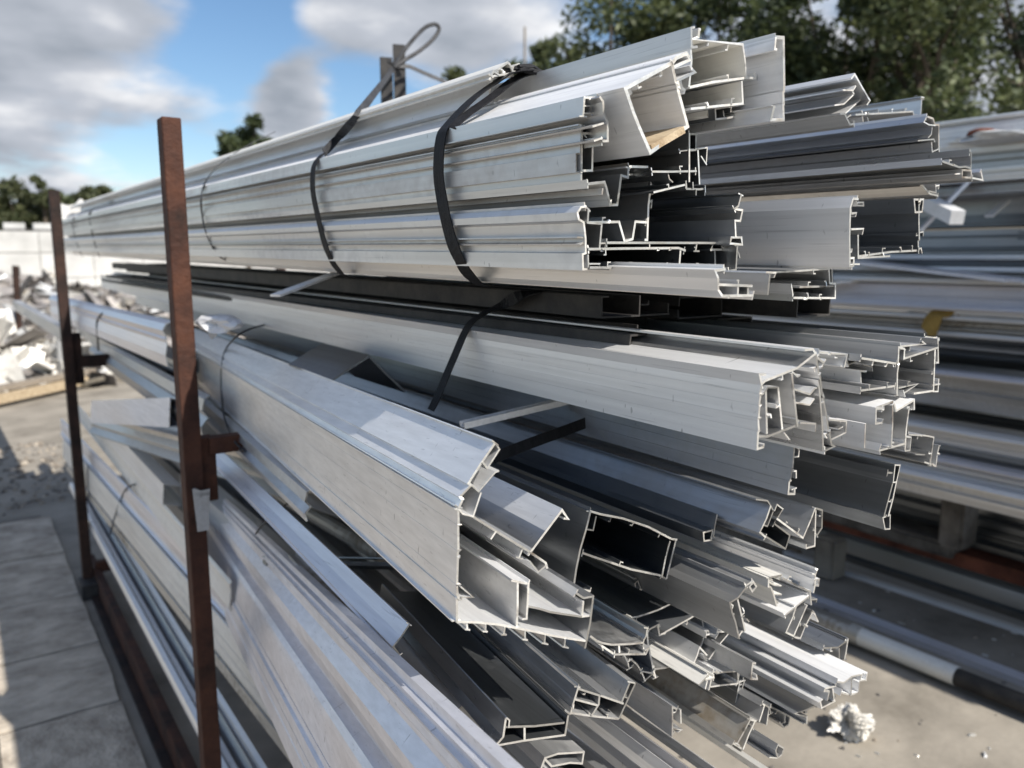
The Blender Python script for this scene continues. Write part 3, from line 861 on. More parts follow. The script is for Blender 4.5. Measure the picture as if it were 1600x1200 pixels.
BOTTOM = '''
# flat_plate ; pale sheet profile slanting out of the bottom edge below the scuffed cladding strip ; y=0.74 ; mat=lilac ; s0=-0.5 ; L=1.6
wall N 300,1035 292,1100 305,1172
# cladding_profile ; cream weathered strip running out of the bottom edge beside the eye shaped tube ; y=0.66 ; mat=cream ; s0=-0.4 ; L=1.8
wall N 905,1005 888,1035 900,1090
lip N 900,1090 930,1096
# cladding_profile ; pale sunlit strip running out of the bottom edge left of the cream weathered strip ; y=0.68 ; mat=white ; s0=-0.4 ; L=1.6
wall N 605,1095 588,1130 604,1185
# angle_strip ; dark strip between two pale strips at the bottom edge ; y=0.70 ; mat=slate ; s0=-0.4 ; L=1.6
wall N 470,1010 456,1050 470,1100
# cladding_profile ; dark grey profile under the double chamber profile end near the bottom edge ; y=0.70 ; vp=20,430 ; mat=slate ; s0=-0.4 ; L=1.6
wall G 1205,925 1192,960 1200,1010 1215,1020
# flat_plate ; light grey plate passing out of the bottom edge right of the U channel ; y=0.72 ; vp=20,430 ; mat=bright ; s0=-0.4 ; L=1.6
wall G 1310,895 1292,940 1300,1000
# box_profile ; small grey box end at the bottom edge below the black lined U channel ; y=0.66 ; vp=60,430 ; mat=grey ; L=1.5
wall G 915,1092 930,1040 965,1078 1060,1062 1118,1065 1130,1008
web G 930,1040 1000,1020 1130,1008
# cladding_profile ; slim pale strip at the bottom edge left of the black lined U channel ; y=0.70 ; vp=100,430 ; mat=lilac ; s0=-0.4 ; L=1.4
wall G 600,1010 588,1030 586,1070 600,1084
# cladding_profile ; weathered strip with dark edge beside the slim pale strip at the bottom edge ; y=0.74 ; vp=100,430 ; mat=grey ; s0=-0.5 ; L=1.4
wall G 800,1050 786,1064 788,1100
'''
parse_profiles(BOTTOM, 'profiles running out of the bottom edge', {'vp': '-20,405', 'inner': '0', 't': '2.2'})
GR_TOP, GR_MID, GR_LOW = 'profiles strapped in the top bundle', 'profiles in the middle bundle', 'profiles in the lower bundle'
parse_profiles(TOP, GR_TOP, {'vp': '-80,385'})
parse_profiles(MID, GR_MID, {'vp': '-40,400'})
parse_profiles(LOW, GR_LOW, {'vp': '-20,405'})
parse_profiles(FORE, GR_LOW, {})
# ---------------------------------------------------------------- left side of the rack: profiles whose ends lie elsewhere
SIDE = '''
# hollow_profile ; pale two faced profile tied with wire between the two rusty posts ; x=0.455 ; vp=-80,425 ; mat=lilac ; s0=-0.55 ; L=2.3
wall P 208,488 198,492 194,500 199,509 197,511 200,516 198,532 201,546 208,549
lip P 197,511 202,512
# cladding_profile ; dark blue grey profile sagging under the pale two faced profile at the left ; x=0.51 ; vp=0,450 ; mat=slate ; s0=-1.0 ; L=1.8
wall P 226,566 220,570 218,582 225,590 217,600 221,616 228,620
# flange_strip ; dark flanged strip hugging the underside of the large foreground mullion right of the post ; x=0.47 ; vp=110,450 ; mat=slate ; s0=-0.3 ; L=0.95
wall P 426,709 416,714 414,726 421,733 413,742 416,752
# box_profile ; short light blue box tube with black open end left of the near post ; x=0.45 ; vp=-212,640 ; mat=lilac ; L=0.95
wall* P 266,622 265,667 282,666 283,626
# flange_strip ; pair of thin dark flanged strips under the short light blue box tube ; x=0.50 ; vp=-200,560 ; mat=grey ; s0=-1.6 ; L=0.95
wall P 246,668 240,672 244,680 239,690 246,697 238,708 246,712
lip P 244,680 251,681
# cladding_profile ; wide cream strip slanting down behind the near post from upper left ; x=0.49 ; vp=-80,400 ; mat=cream ; s0=-0.9 ; L=1.9
wall S 604,676 596,690 602,720 594,800 600,812
# u_channel ; white U channel with a cut open end showing left of the near post ; x=0.52 ; vp=-80,400 ; mat=white ; L=1.5 ; cutmat=cut
wall S 778,640 664,630 660,754 776,762
# box_profile ; broad pale profile with a dark groove tied by a thin wire behind the near post ; x=0.47 ; vp=-150,402 ; mat=lilac ; s0=-2.3 ; L=1.6
wall S 448,648 440,655 436,700 444,745 441,752 448,765 438,775 436,800
# cladding_profile ; broad cream sided profile below the grooved pale profile in the lower left ; x=0.455 ; vp=-150,402 ; mat=cream ; s0=-2.3 ; L=1.5
wall S 446,802 440,806 436,860 438,960 446,978
# angle_strip ; narrow speckled grey strip along the bottom of the cream sided profile ; x=0.45 ; vp=-150,402 ; mat=dirty ; s0=-2.3 ; L=1.4
wall S 446,984 438,988 436,1030 448,1044
# round_tube ; outermost bright slim tube lying lowest along the bottom rail ; x=0.425 ; vp=-80,400 ; mat=bright ; s0=-1.9 ; L=1.75
wall* T 505,560 512,572 512,590 503,600 492,596 488,580 492,566
# round_tube ; second slim bright tube lying just inside the outermost one near the bottom rail ; x=0.45 ; vp=-80,402 ; mat=white ; s0=-1.9 ; L=1.7
wall* T 528,560 537,572 537,588 528,598 516,594 512,580 516,565
# angle_strip ; slim grey angle strip above the two slim tubes near the bottom rail ; x=0.47 ; vp=-80,404 ; mat=slate ; s0=-1.9 ; L=1.6
wall T 548,528 540,545 545,580 556,590
# channel_profile ; thin white channel lying deeper between slim tubes and speckled strip ; x=0.49 ; vp=-80,404 ; mat=white ; s0=-1.9 ; L=1.5
wall T 590,540 580,548 578,590 590,600
# stepped_cladding ; very broad pale ribbed profile sloping down across the lower left with a small dark dent ; x=0.45 ; vp=203,642 ; mat=lilac ; s0=-1.15 ; L=2.1 ; t=3
wall R 428,505 410,512 406,530 394,533 398,548 388,552 394,562 390,575 404,592 404,606 374,640 372,664 376,690 414,706 414,752 382,770 370,786 366,800 352,915 342,922 340,990 346,996 340,1002 338,1062 360,1074
lip R 408,530 416,534
# folded_bracket ; black folded sheet bracket lying in the gap behind the large foreground mullion ; y=1.22 ; vp=-40,400 ; mat=dark ; L=0.22 ; t=3 ; cutmat=dark
wall P 520,594 548,575 577,557 604,585 633,612
# flat_bar ; black edged flat strip cluster end poking out over the dirty brown edged strip ; y=1.25 ; vp=-900,850 ; mat=dark ; s0=-0.1 ; L=0.35 ; t=2.4 ; cutmat=dark
wall P 600,878 600,884 606,889
lip P 598,872 612,874
'''
parse_profiles(SIDE, 'profiles seen along the left side of the rack', {'t': '2.2', 'inner': '0'})

def from_px(u, v, y=None, x=None):
    r = cam_ray(u, v); t = (y/r.y) if y is not None else (x/r.x)
    return Vector((0, 0, EYE)) + r*t

def bar_between(name, label, a, b, w, h, mat, cat='metal bar', group=None, channel=False):
    a, b = Vector(a), Vector(b); ax = (b-a).normalized(); side = ax.cross(Vector((0, 0, 1))).normalized(); up = side.cross(ax)
    root = empty(name, a, label, cat, group)
    if channel:
        pts = [a+side*w/2+up*h, a+side*w/2, a-side*w/2, a-side*w/2+up*h]
        sweep('web', pts, ax, 0.002, 0, (b-a).length, [mat, M['cut']], root, a)
    else:
        m = MB(); rot = Matrix((side, ax, up)).transposed(); m.box((a+b)/2, (w, (b-a).length, h), rot)
        m.build('blade', mat, root, origin=a)
    return root
bar_between('flat_bar', 'short white flat strip sticking out under the top bundle beside the second strap',
            from_px(430, 462, y=1.36), from_px(535, 423, y=1.46), 0.022, 0.004, M['white'])
bar_between('u_bar', 'slim U shaped bar lying across the gap beside the tip of the foreground mullion',
            from_px(722, 668, y=0.93), from_px(900, 626, y=0.90), 0.014, 0.008, M['white'], channel=True)
def pipe(name, label, pts, r, mat, cat='pipe', cap=None):
    root = empty(name, pts[0], label, cat)
    m = MB(); m.tube(pts, r, 14); m.build('barrel', mat, root, origin=pts[0], smooth=False)
    return root
pipe('steel_pipe', 'dirty brown pipe lying in the dark gap under the foreground mullion',
     [from_px(405, 748, x=0.60), from_px(470, 792, x=0.60), from_px(600, 868, x=0.61)], 0.017, M['dirty'])

# ---------------------------------------------------------------- inner profiles that fill the bundles; dark colours carry the gap shade
def lib_section(kind, w, h):
    if kind == 0: return [[(0, h), (0, 0), (w, 0), (w, h)], [(0.01, h), (0, h)]]
    if kind == 1: return [[(0, 0), (w, 0), (w, h), (0, h), (0, 0.001)], [(w, h), (w+.008, h), (w+.008, h-.012)]]
    if kind == 2: return [[(w, h), (0, h), (0, 0), (w, 0)], [(w, h), (w, h-.012)], [(w, 0), (w, .012)]]
    if kind == 3: return [[(0, h), (w*.4, h*.9), (w*.4, .3*h), (w, .2*h), (w, 0)], [(w*.4, .6*h), (w*.7, .6*h), (w*.7, .48*h)]]
    return [[(0, h), (0, 0), (w, 0)], [(0, h*.5), (w*.5, h*.5), (w*.5, h*.7)], [(w, 0), (w, .015)]]
def filler(n, zone, y0, y1, label, group, mats=('dark', 'grey', 'slate', 'alu'), cell=(0.085, 0.07), yaw=0.01, name='aluminium_profile', cut='cut', kinds=(0, 1, 2, 3, 4)):
    (xa, xb), (za, zb) = zone
    nx = int((xb-xa)/cell[0]); nz = int((zb-za)/cell[1])
    for i in range(nx):
        for j in range(nz):
            if rnd.random() > n: continue
            w = cell[0]*rnd.uniform(.6, .92); h = cell[1]*rnd.uniform(.6, .92)
            x = xa+i*cell[0]+rnd.uniform(0, cell[0]-w); z = za+j*cell[1]+rnd.uniform(0, cell[1]-h)
            yy = y0+rnd.uniform(0, .35); A = Vector((x, yy, z))
            ax = Vector((rnd.uniform(-yaw, yaw), 1, rnd.uniform(-yaw, yaw)*.5)).normalized()
            root = empty(name, A, label, 'aluminium profile', group)
            mt = M[rnd.choice(mats)]
            flip = rnd.random() < .4
            for k, poly in enumerate(lib_section(rnd.choice(kinds), w, h)):
                P = [A+Vector(((w-p[0]) if flip else p[0], 0, p[1])) for p in poly]
                sweep('wall' if k == 0 else 'lip', P, ax, 0.0022, 0, y1-yy+rnd.uniform(-.2, .2), [mt, M[cut]], root, A, seed=k, endj=.0004*k)
filler(1, ((0.645, 1.05), (1.372, 1.4525)), 0.56, 4.5, 'dark profile packed in the shaded slot between the top and middle bundles', 'profiles packed in the shaded slot', mats=('blacksteel',), cell=(.10, .039), cut='blacksteel', kinds=(0, 2, 4))  # near-black colour puts the slot's shade into these profiles
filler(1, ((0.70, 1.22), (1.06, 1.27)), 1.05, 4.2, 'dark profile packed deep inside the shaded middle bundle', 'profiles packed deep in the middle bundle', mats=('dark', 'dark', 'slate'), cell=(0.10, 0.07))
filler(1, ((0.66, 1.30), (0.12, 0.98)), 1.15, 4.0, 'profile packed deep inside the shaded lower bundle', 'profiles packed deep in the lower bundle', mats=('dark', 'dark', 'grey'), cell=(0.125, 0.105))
filler(1, ((0.62, 1.10), (1.49, 1.57)), 1.9, 4.6, 'profile buried deep inside the top bundle', 'profiles buried deep in the top bundle', cell=(0.12, 0.08))
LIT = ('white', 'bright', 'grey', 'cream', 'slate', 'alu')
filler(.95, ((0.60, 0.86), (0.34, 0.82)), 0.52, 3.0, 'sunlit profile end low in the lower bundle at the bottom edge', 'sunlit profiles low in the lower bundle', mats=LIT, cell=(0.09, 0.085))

filler(1, ((0.54, 0.74), (1.075, 1.25)), 2.5, 4.9, 'profile packed behind the two faced profile', 'profiles packed behind the two faced profile', mats=('grey', 'lilac', 'slate'), cell=(.08, .06))
# ---------------------------------------------------------------- storage rack
RX = 0.382
rack = empty('storage_rack', (RX, 1.75, 0), 'rusty brown steel storage rack with square posts holding the tied aluminium bundles', 'storage rack')
def rk(name, c, d, mat, lab=None, parent=rack):
    m = MB(); m.box(c, d); o = m.build(name, M[mat], None); o.parent = parent
    o.data.transform(Matrix.Translation(-Vector(rack.location)))
    bv = o.modifiers.new('bevel', 'BEVEL'); bv.width = 0.002; bv.segments = 1
    if lab: o['label'] = lab
    return o
rk('post', (RX+.002, 1.75, .885), (.037, .045, 1.77), 'rust', 'near rusty post')
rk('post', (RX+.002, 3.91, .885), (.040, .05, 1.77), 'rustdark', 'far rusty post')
rk('post', (1.34, 1.78, .72), (.037, .045, 1.44), 'rust')
rk('post', (1.34, 3.93, .72), (.037, .045, 1.44), 'rust')
rk('sleeve', (RX+.037, 1.765, 1.045), (.032, .04, .14), 'rust')
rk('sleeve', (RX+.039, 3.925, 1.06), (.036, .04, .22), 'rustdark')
rk('cross_beam', (.87, 1.75, 1.098), (.90, .034, .036), 'rust')
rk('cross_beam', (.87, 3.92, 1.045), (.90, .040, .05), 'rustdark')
rk('cross_beam', (.87, 1.75, .105), (.90, .040, .05), 'rust')
rk('cross_beam', (.87, 3.92, .105), (.90, .040, .05), 'rust')
rk('bottom_rail', (RX+.042, 2.62, .055), (.030, 3.0, .09), 'rust')
rk('bottom_rail', (RX+.012, 2.35, .010), (.028, 2.95, .016), 'rustdark')
rk('foot_plate', (RX+.002, 3.86, .035), (.075, .12, .07), 'blacksteel')
def upright(px0, px1, y, w):
    a = from_px(*px1, y=y); m = MB(); rot = Matrix.Rotation(0.35, 3, 'Z'); top = from_px(*px0, y=y+.02)
    base = Vector((a.x+(a.x-top.x)*.3, y-.01, 0.0))
    z = (top-base).normalized(); x = Vector((math.cos(.3), -math.sin(.3), 0)); x = (x-z*x.dot(z)).normalized(); yv = z.cross(x)
    m.box((top+base)/2, (w, .012, (top-base).length), Matrix((x, yv, z)).transposed())
    o = m.build('upright', M['blacksteel'], None); o.parent = rack; o.data.transform(Matrix.Translation(-Vector(rack.location))); o['label'] = 'dark flat upright bar'
upright((603, 90), (608, 155), 2.50, .040)
upright((623, 70), (630, 150), 2.54, .040)

# ---------------------------------------------------------------- straps and wires, laid on what they wrap
bpy.context.view_layer.update()
DG = bpy.context.evaluated_depsgraph_get()
def lay(px, y, tol=0.07, lift=0.004):
    """points of a strap in the plane across the bundle at y, seated on the profiles under it"""
    ys = y if isinstance(y, (list, tuple)) else [y]*len(px)
    T, H, R, o = [], [], [], Vector((0, 0, EYE))
    for (u, v), yy in zip(px, ys):
        r = cam_ray(u, v).normalized(); tp = yy/r.y
        hit, loc, nor, idx, ob, mt = scn.ray_cast(DG, o+r*0.1, r)
        th = (loc-o).length-lift if hit else 1e9
        if tol and abs(th-tp) < tol: t = th
        elif tol == 0: t = min(tp, th)
        else: t = tp
        T.append(t); H.append(th); R.append(r)
    n = len(T)
    if tol == 0:
        T = [min(T[max(0, i-2):i+3]) for i in range(n)]
        for _ in range(3):
            T = [T[0]]+[T[i]*.5+(T[i-1]+T[i+1])*.25 for i in range(1, n-1)]+[T[-1]]
        T = [min(t, h) for t, h in zip(T, H)]
    out = [o+r*t for r, t in zip(R, T)]
    if tol:
        for _ in range(2):
            out = [out[0]]+[out[i]*.6+(out[i-1]+out[i+1])*.2 for i in range(1, len(out)-1)]+[out[-1]]
    return out
def densify(px, n=4):
    res = []
    for i in range(len(px)-1):
        p0 = px[max(i-1, 0)]; p1 = px[i]; p2 = px[i+1]; p3 = px[min(i+2, len(px)-1)]
        for k in range(n):
            t = k/n
            res.append(tuple(0.5*((2*p1[a])+(-p0[a]+p2[a])*t+(2*p0[a]-5*p1[a]+4*p2[a]-p3[a])*t*t+(-p0[a]+3*p1[a]-3*p2[a]+p3[a])*t**3) for a in range(len(p1))))
    res.append(tuple(px[-1])); return res
def ribbon(name, pts, w, mat, parent, origin, wdir=Vector((0.0, 1, 0)), th=0.0014, twist=0):
    vs = []; fs = []; n = len(pts)
    for i, p in enumerate(pts):
        t = (pts[min(i+1, n-1)]-pts[max(i-1, 0)]).normalized()
        ww = (wdir-t*wdir.dot(t)).normalized()
        if twist: ww = Matrix.Rotation(twist*i/n, 3, t) @ ww
        nn = t.cross(ww).normalized()
        for a, b in ((-1, -1), (1, -1), (1, 1), (-1, 1)): vs.append(p+ww*(a*w/2)+nn*(b*th/2))
    for i in range(n-1):
        for k in range(4): fs.append((4*i+k, 4*i+(k+1) % 4, 4*i+4+(k+1) % 4, 4*i+4+k))
    fs += [(0, 1, 2, 3), (4*n-1, 4*n-2, 4*n-3, 4*n-4)]
    return mesh_obj(name, vs, fs, mat, parent, origin=origin)
AXT = axis_of((-80, 390))
# wide strap
px = densify([(824, 112), (800, 114), (772, 130), (738, 155), (702, 192), (689, 214), (685, 270), (692, 320), (703, 368), (719, 408), (738, 436), (756, 447)])
p = lay(px, .885, tol=0); s = empty('strap', p[0], 'wide black strap round the top bundle, nearest to the cut ends', 'strap')
ribbon('band', p, .024, M['strap'], s, p[0], AXT)
px2 = densify([(835, 112), (806, 122), (770, 150), (728, 180), (706, 200)])
p2 = lay(px2, .868, tol=0); ribbon('loose_end', p2, .013, M['strap'], s, p[0], (AXT+Vector((0, 0, .5))).normalized())
m = MB()
for k in range(6):
    c = from_px(808+k*5, 113-k*1.2+(k % 2)*3, y=.86)
    m.tube([c+Vector((-.02, rnd.uniform(-.02, .02), 0)), c+Vector((0, 0, .004)), c+Vector((.025, rnd.uniform(-.02, .02), -.002))], .003, 5)
m.build('knot', M['strap'], s, origin=p[0])
# second strap with its knot tied to the uprights
px = densify([(505, 240), (494, 252), (489, 268), (489, 300), (497, 340), (507, 380), (519, 408), (534, 428), (548, 432)])
p = lay(px, 1.30, tol=0); s = empty('strap', p[0], 'second black strap round the top bundle, tied up to the dark uprights with a loop', 'strap')
ribbon('band', p, .019, M['strap'], s, p[0], AXT)
K = from_px(616, 106, y=2.44)
ap = densify([(506, 239), (518, 226), (532, 211), (546, 195), (560, 178)], 3)
ar = lay(ap, [1.32+.28*i/(len(ap)-1) for i in range(len(ap))], tol=0, lift=.006)
arm = ar+[ar[-1].lerp(K, t) for t in (.25, .5, .75, 1)]
ribbon('tail', arm, .014, M['wire'], s, p[0], Vector((.75, .5, -.4)))
lp = [from_px(u, v, y=2.40) for u, v in densify([(616, 106), (628, 84), (645, 62), (664, 43), (680, 38), (686, 46), (676, 62), (655, 80), (634, 93), (618, 104)])]
m = MB(); m.tube(lp, .0065, 7); m.build('loop', M['wire'], s, origin=p[0])
ribbon('tail', [from_px(u, v, y=2.40) for u, v in ((618, 102), (640, 104), (665, 115), (700, 130))], .014, M['wire'], s, p[0], Vector((.2, .3, 1)))
m = MB()
for k in range(5):
    a = k*1.3; m.tube([K+Vector((.03*math.cos(a), -.01, .03*math.sin(a))), K+Vector((0, -.018, 0)), K+Vector((-.03*math.cos(a+.5), -.01, -.03*math.sin(a+.5)))], .006, 6)
m.build('knot', M['wire'], s, origin=p[0])
def wire(label, px, y, r=.0022, tol=.09, mat='wire', w=None):
    p = lay(densify(px), y, tol); s = empty('tie_wire', p[0], label, 'tie wire')
    if w: ribbon('band', p, w, M[mat], s, p[0], AXT)
    else:
        m = MB(); m.tube(p, r, 6); m.build('loop', M[mat], s, origin=p[0])
wire('thin grey tie round the top bundle just right of the near rusty post', [(430, 206), (385, 228), (345, 255), (322, 282), (314, 310), (317, 345), (326, 375), (340, 398), (352, 406)], 1.99, w=.008)
wire('tie round the far top bundle, right one of the two behind the near post', [(178, 314), (152, 322), (140, 334), (141, 350), (147, 378), (156, 402)], 3.84, tol=.2, w=.012)
wire('tie round the far top bundle, left one next to the far post', [(140, 330), (120, 338), (113, 346), (116, 365), (124, 392), (130, 402)], 4.4, tol=.2, w=.012)
px = densify([(846, 455), (812, 463), (780, 478), (744, 497), (728, 516), (712, 552), (695, 592), (681, 625), (673, 641)])
p = lay(px, .98, tol=0); s = empty('strap', p[0], 'black strap bent over the broad satin mullion of the middle bundle', 'strap'); ribbon('band', p, .018, M['strap'], s, p[0], AXT)
px = densify([(965, 642), (930, 655), (880, 674), (830, 692), (770, 716)])
p = lay(px, .86, tol=.02); s = empty('strap', p[0], 'loose black strap stretched across the dark gap right of the foreground mullion', 'strap'); ribbon('band', p, .015, M['strap'], s, p[0], Vector((0, .35, 1)))
wire('dark wire tied round the large foreground mullion near the post', [(412, 508), (380, 518), (356, 540), (347, 566), (346, 610), (351, 655), (366, 690), (384, 706)], 1.75, tol=.5, r=.0024)
wire('thin wire round the pale grooved profile in the lower left', [(212, 757), (198, 762), (188, 782), (178, 812), (172, 836)], 2.9, tol=.5, r=.003)
wire('dark wire round the pale profile between the posts', [(160, 490), (152, 500), (152, 520), (154, 548)], 3.4, tol=.6, r=.004)
wire('thin wire strung across the dark gap above the pale ribbed profile', [(474, 766), (445, 790), (410, 820), (400, 834)], 1.6, tol=.4, r=.0024)

# crumpled film and shred by the near post
def crumple(name, label, c, size, mat, cat, n=3, seed=1, amp=.35, flat=1.0, rough=.07):
    bm = bmesh.new(); bmesh.ops.create_icosphere(bm, subdivisions=n, radius=1)
    r = random.Random(seed); ph = [Vector((r.gauss(0, 1), r.gauss(0, 1), r.gauss(0, 1))).normalized() for _ in range(26)]; am = [r.uniform(.2, 1) for _ in ph]
    for v in bm.verts:
        d = v.co.normalized(); k = 1.0
        for q, a in zip(ph, am):
            k -= amp*a*max(0, d.dot(q)-.80)*4
        k += r.uniform(-rough, rough)
        v.co = Vector((d.x*size[0]*k, d.y*size[1]*k, d.z*size[2]*k*flat))
    me = bpy.data.meshes.new(name); bm.to_mesh(me); bm.free(); me.materials.append(mat)
    o = bpy.data.objects.new(name, me); COL.objects.link(o); o.location = c
    return tag(o, label, cat)
crumple('plastic_film', 'crumpled pale film stuffed between bundles right of the near post', from_px(345, 505, y=1.72), (.045, .10, .022), M['plastic'], 'plastic film', seed=4)
crumple('plastic_scrap', 'small bright white torn plastic scrap hanging beside the near post', from_px(333, 518, x=0.445), (.012, .012, .018), M['plastic'], 'plastic scrap', seed=9)
# ---------------------------------------------------------------- paving left of the rack
pav = empty('pavement', (0, 0, 0)); pav['kind'] = 'structure'
m = MB(); m.box((-2.0, 3.45, .002), (4.6, 3.6, .008)); o = m.build('joint_bed', M['joint'], pav)
slabs = []
def slab_mesh(k):
    r = random.Random(k); bm = bmesh.new(); bmesh.ops.create_grid(bm, x_segments=6, y_segments=5, size=.5)
    for v in bm.verts:
        edge = max(abs(v.co.x), abs(v.co.y)) > .49
        v.co.z = .004*r.random() if not edge else -.002*r.random()
        if edge: v.co.x += r.uniform(-.006, .006); v.co.y += r.uniform(-.006, .006)
    ext = bmesh.ops.extrude_edge_only(bm, edges=[e for e in bm.edges if e.is_boundary])
    for g in ext['geom']:
        if isinstance(g, bmesh.types.BMVert): g.co.z -= .012
    me = bpy.data.meshes.new('slab'); bm.to_mesh(me); bm.free(); me.materials.append(M['slab']); return me
SM = [slab_mesh(k) for k in range(4)]
rows = [1.72, 2.28, 2.82, 3.32, 3.89, 4.50, 5.20]
for j in range(len(rows)-1):
    x = .352
    while x > -4.1:
        w = rnd.uniform(.62, .95) if j > 1 else rnd.uniform(.34, .52)
        o = bpy.data.objects.new('slab', rnd.choice(SM)); COL.objects.link(o); o.parent = pav
        o.location = (x-w/2, (rows[j]+rows[j+1])/2, .012+rnd.uniform(-.002, .002))
        o.scale = (w-.018, rows[j+1]-rows[j]-.018, 1); o.rotation_euler = (rnd.uniform(-.004, .004), rnd.uniform(-.004, .004), 0)
        x -= w

# white lump of foil on the yard floor, right
crumple('foil_lump', 'crumpled white lump of foil on the bare concrete at the lower right', (2.21, 1.31, .045), (.085, .07, .062), M['foil'], 'foil lump', n=5, seed=21, amp=.55, rough=.16)

# pipe and bars on the yard floor at the right
root = empty('long_pipe', (2.77, .2, .045), 'long pipe on the yard floor, half dark and half in a pale sleeve', 'pipe')
m = MB(); m.tube([(2.80, .2, .045), (2.765, 1.27, .045)], .031, 18); m.build('dark_length', M['blacksteel'], root, origin=root.location, smooth=True)
m = MB(); m.tube([(2.7655, 1.25, .046), (2.76, 1.62, .046)], .034, 18); m.build('sleeve', M['cream'], root, origin=root.location)
m = MB(); m.tube([(2.76, 1.62, .044), (2.66, 4.2, .044)], .030, 18); m.build('pale_length', M['dirty'], root, origin=root.location)
m = MB(); m.tube([(2.76, 1.61, .048), (2.759, 1.65, .048)], .038, 18); m.build('collar', M['dirty'], root, origin=root.location)
bar_between('flat_bar', 'long light blue grey bar on the yard floor beyond the half dark pipe', (3.02, .3, .012), (2.92, 4.4, .012), .055, .024, M['lilac'])
bar_between('flat_bar', 'thin pale bar on the yard floor closest to the right hand stack', (3.46, .3, .010), (3.36, 2.4, .010), .03, .02, M['white'])
bar_between('timber_strip', 'low pale timber strip on the floor under the far right hand stack', (3.40, 2.35, .012), (3.34, 4.6, .012), .06, .024, M['oldwood'], cat='timber')

# ---------------------------------------------------------------- right hand stack
GR = 'profiles in the right hand stack'
def zx(v, X):
    r = cam_ray(1600, v); return EYE+r.z/r.x*X
def rbar(label, v0, v1, X, mat, d=.11, y0=-.6, y1=5.2, name='aluminium_profile', kind=0, yaw=0.0, pitch=0.0):
    z1, z0 = zx(v0, X), zx(v1, X); h = z1-z0
    A = Vector((X, y0, z0)); ax = Vector((yaw, 1, pitch)).normalized()
    root = empty(name, A, label, 'aluminium profile', GR)
    if kind == 0: polys = [('wall', [(d, h), (0.008, h), (0, h-.008), (0, h*.74), (.012, h*.72), (.012, h*.6), (-.004, h*.58), (-.004, h*.4), (.010, h*.38), (.010, h*.28), (0, h*.26), (0, .006), (.006, 0), (d, 0)]), ('lip', [(0, h*.5), (-.016, h*.5), (-.016, h*.44)])]
    elif kind == 1: polys = [('wall', [(d, h*.9), (d*.7, h), (.03, h), (.008, h*.93), (0, h*.8), (0, h*.55), (.006, h*.53), (.006, h*.47), (0, h*.45), (0, h*.2), (.01, .05*h), (d*.6, 0)]), ('lip', [(.03, h), (.03, h+.006), (.05, h+.006)])]
    elif kind == 2: polys = [('wall', [(d, h), (0, h), (0, 0), (d, 0)]), ('lip', [(0, h*.5), (-.012, h*.5), (-.012, h*.36)])]
    else: polys = [('wall', [(d, h), (0, h*.98), (0, h*.7), (.035, h*.66), (.035, h*.3), (0, h*.26), (0, 0), (d, 0)])]
    for k, (pn, pl) in enumerate(polys):
        sweep(pn, [A+Vector((p[0], 0, p[1])) for p in pl], ax, .003, 0, y1-y0, [M[mat], M['cut']], root, A, endj=.0004*k)
rb = [  # bars in dark metal carry the shade of their left faces as colour
 ('pale rounded profile on the very top of the right hand stack', 178, 224, 3.30, 'white', .30, 1),
 ('broad grey profile second from the top of the right hand stack', 230, 262, 3.34, 'grey', .2, 0),
 ('light lip profile under the broad grey one near the top of the right hand stack', 262, 277, 3.28, 'white', .2, 2),
 ('dull grey profile just above the big dark gap of the right hand stack', 277, 293, 3.32, 'grey', .2, 0),
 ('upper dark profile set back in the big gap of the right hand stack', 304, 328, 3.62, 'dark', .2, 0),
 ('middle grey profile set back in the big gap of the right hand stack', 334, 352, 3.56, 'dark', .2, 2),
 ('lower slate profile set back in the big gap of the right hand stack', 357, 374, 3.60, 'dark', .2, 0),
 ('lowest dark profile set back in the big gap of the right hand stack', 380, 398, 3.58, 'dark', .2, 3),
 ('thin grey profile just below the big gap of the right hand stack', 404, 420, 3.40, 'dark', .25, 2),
 ('pale strip lying on the broad blue grey bar of the right hand stack', 424, 441, 3.36, 'alu', .25, 0),
 ('broad flat blue grey bar at eye level of the right hand stack', 444, 487, 3.26, 'lilac', .25, 1),
 ('thin bluish strip right under the broad blue grey bar', 489, 502, 3.24, 'bright', .2, 2),
 ('brownish grey profile beneath the ochre rag', 505, 529, 3.30, 'dirty', .2, 0),
 ('double ribbed grey profile below the ochre rag', 533, 549, 3.28, 'dark', .2, 3),
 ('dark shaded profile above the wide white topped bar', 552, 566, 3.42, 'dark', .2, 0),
 ('wide white topped bar with a dark side halfway down the right hand stack', 600, 656, 3.16, 'grey', .30, 2),
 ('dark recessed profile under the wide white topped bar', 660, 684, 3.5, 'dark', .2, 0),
 ('bright ledge profile below the dark recess of the right hand stack', 695, 722, 3.12, 'bright', .26, 1),
 ('narrow grey profile under the bright ledge profile', 726, 741, 3.2, 'dark', .2, 2),
 ('second bright ledge profile low in the right hand stack', 748, 776, 3.08, 'bright', .26, 0),
 ('lowest cream faced profile resting on the concrete block of the right hand stack', 782, 812, 3.02, 'alu', .30, 2),
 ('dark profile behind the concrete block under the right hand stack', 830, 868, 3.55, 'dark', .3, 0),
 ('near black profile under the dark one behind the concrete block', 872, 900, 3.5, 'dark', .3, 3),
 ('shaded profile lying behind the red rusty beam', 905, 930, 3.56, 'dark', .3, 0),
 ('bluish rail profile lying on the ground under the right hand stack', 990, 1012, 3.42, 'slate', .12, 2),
 ('near black profile low under the red rusty beam of the right stack', 950, 985, 3.62, 'dark', .3, 2),
]
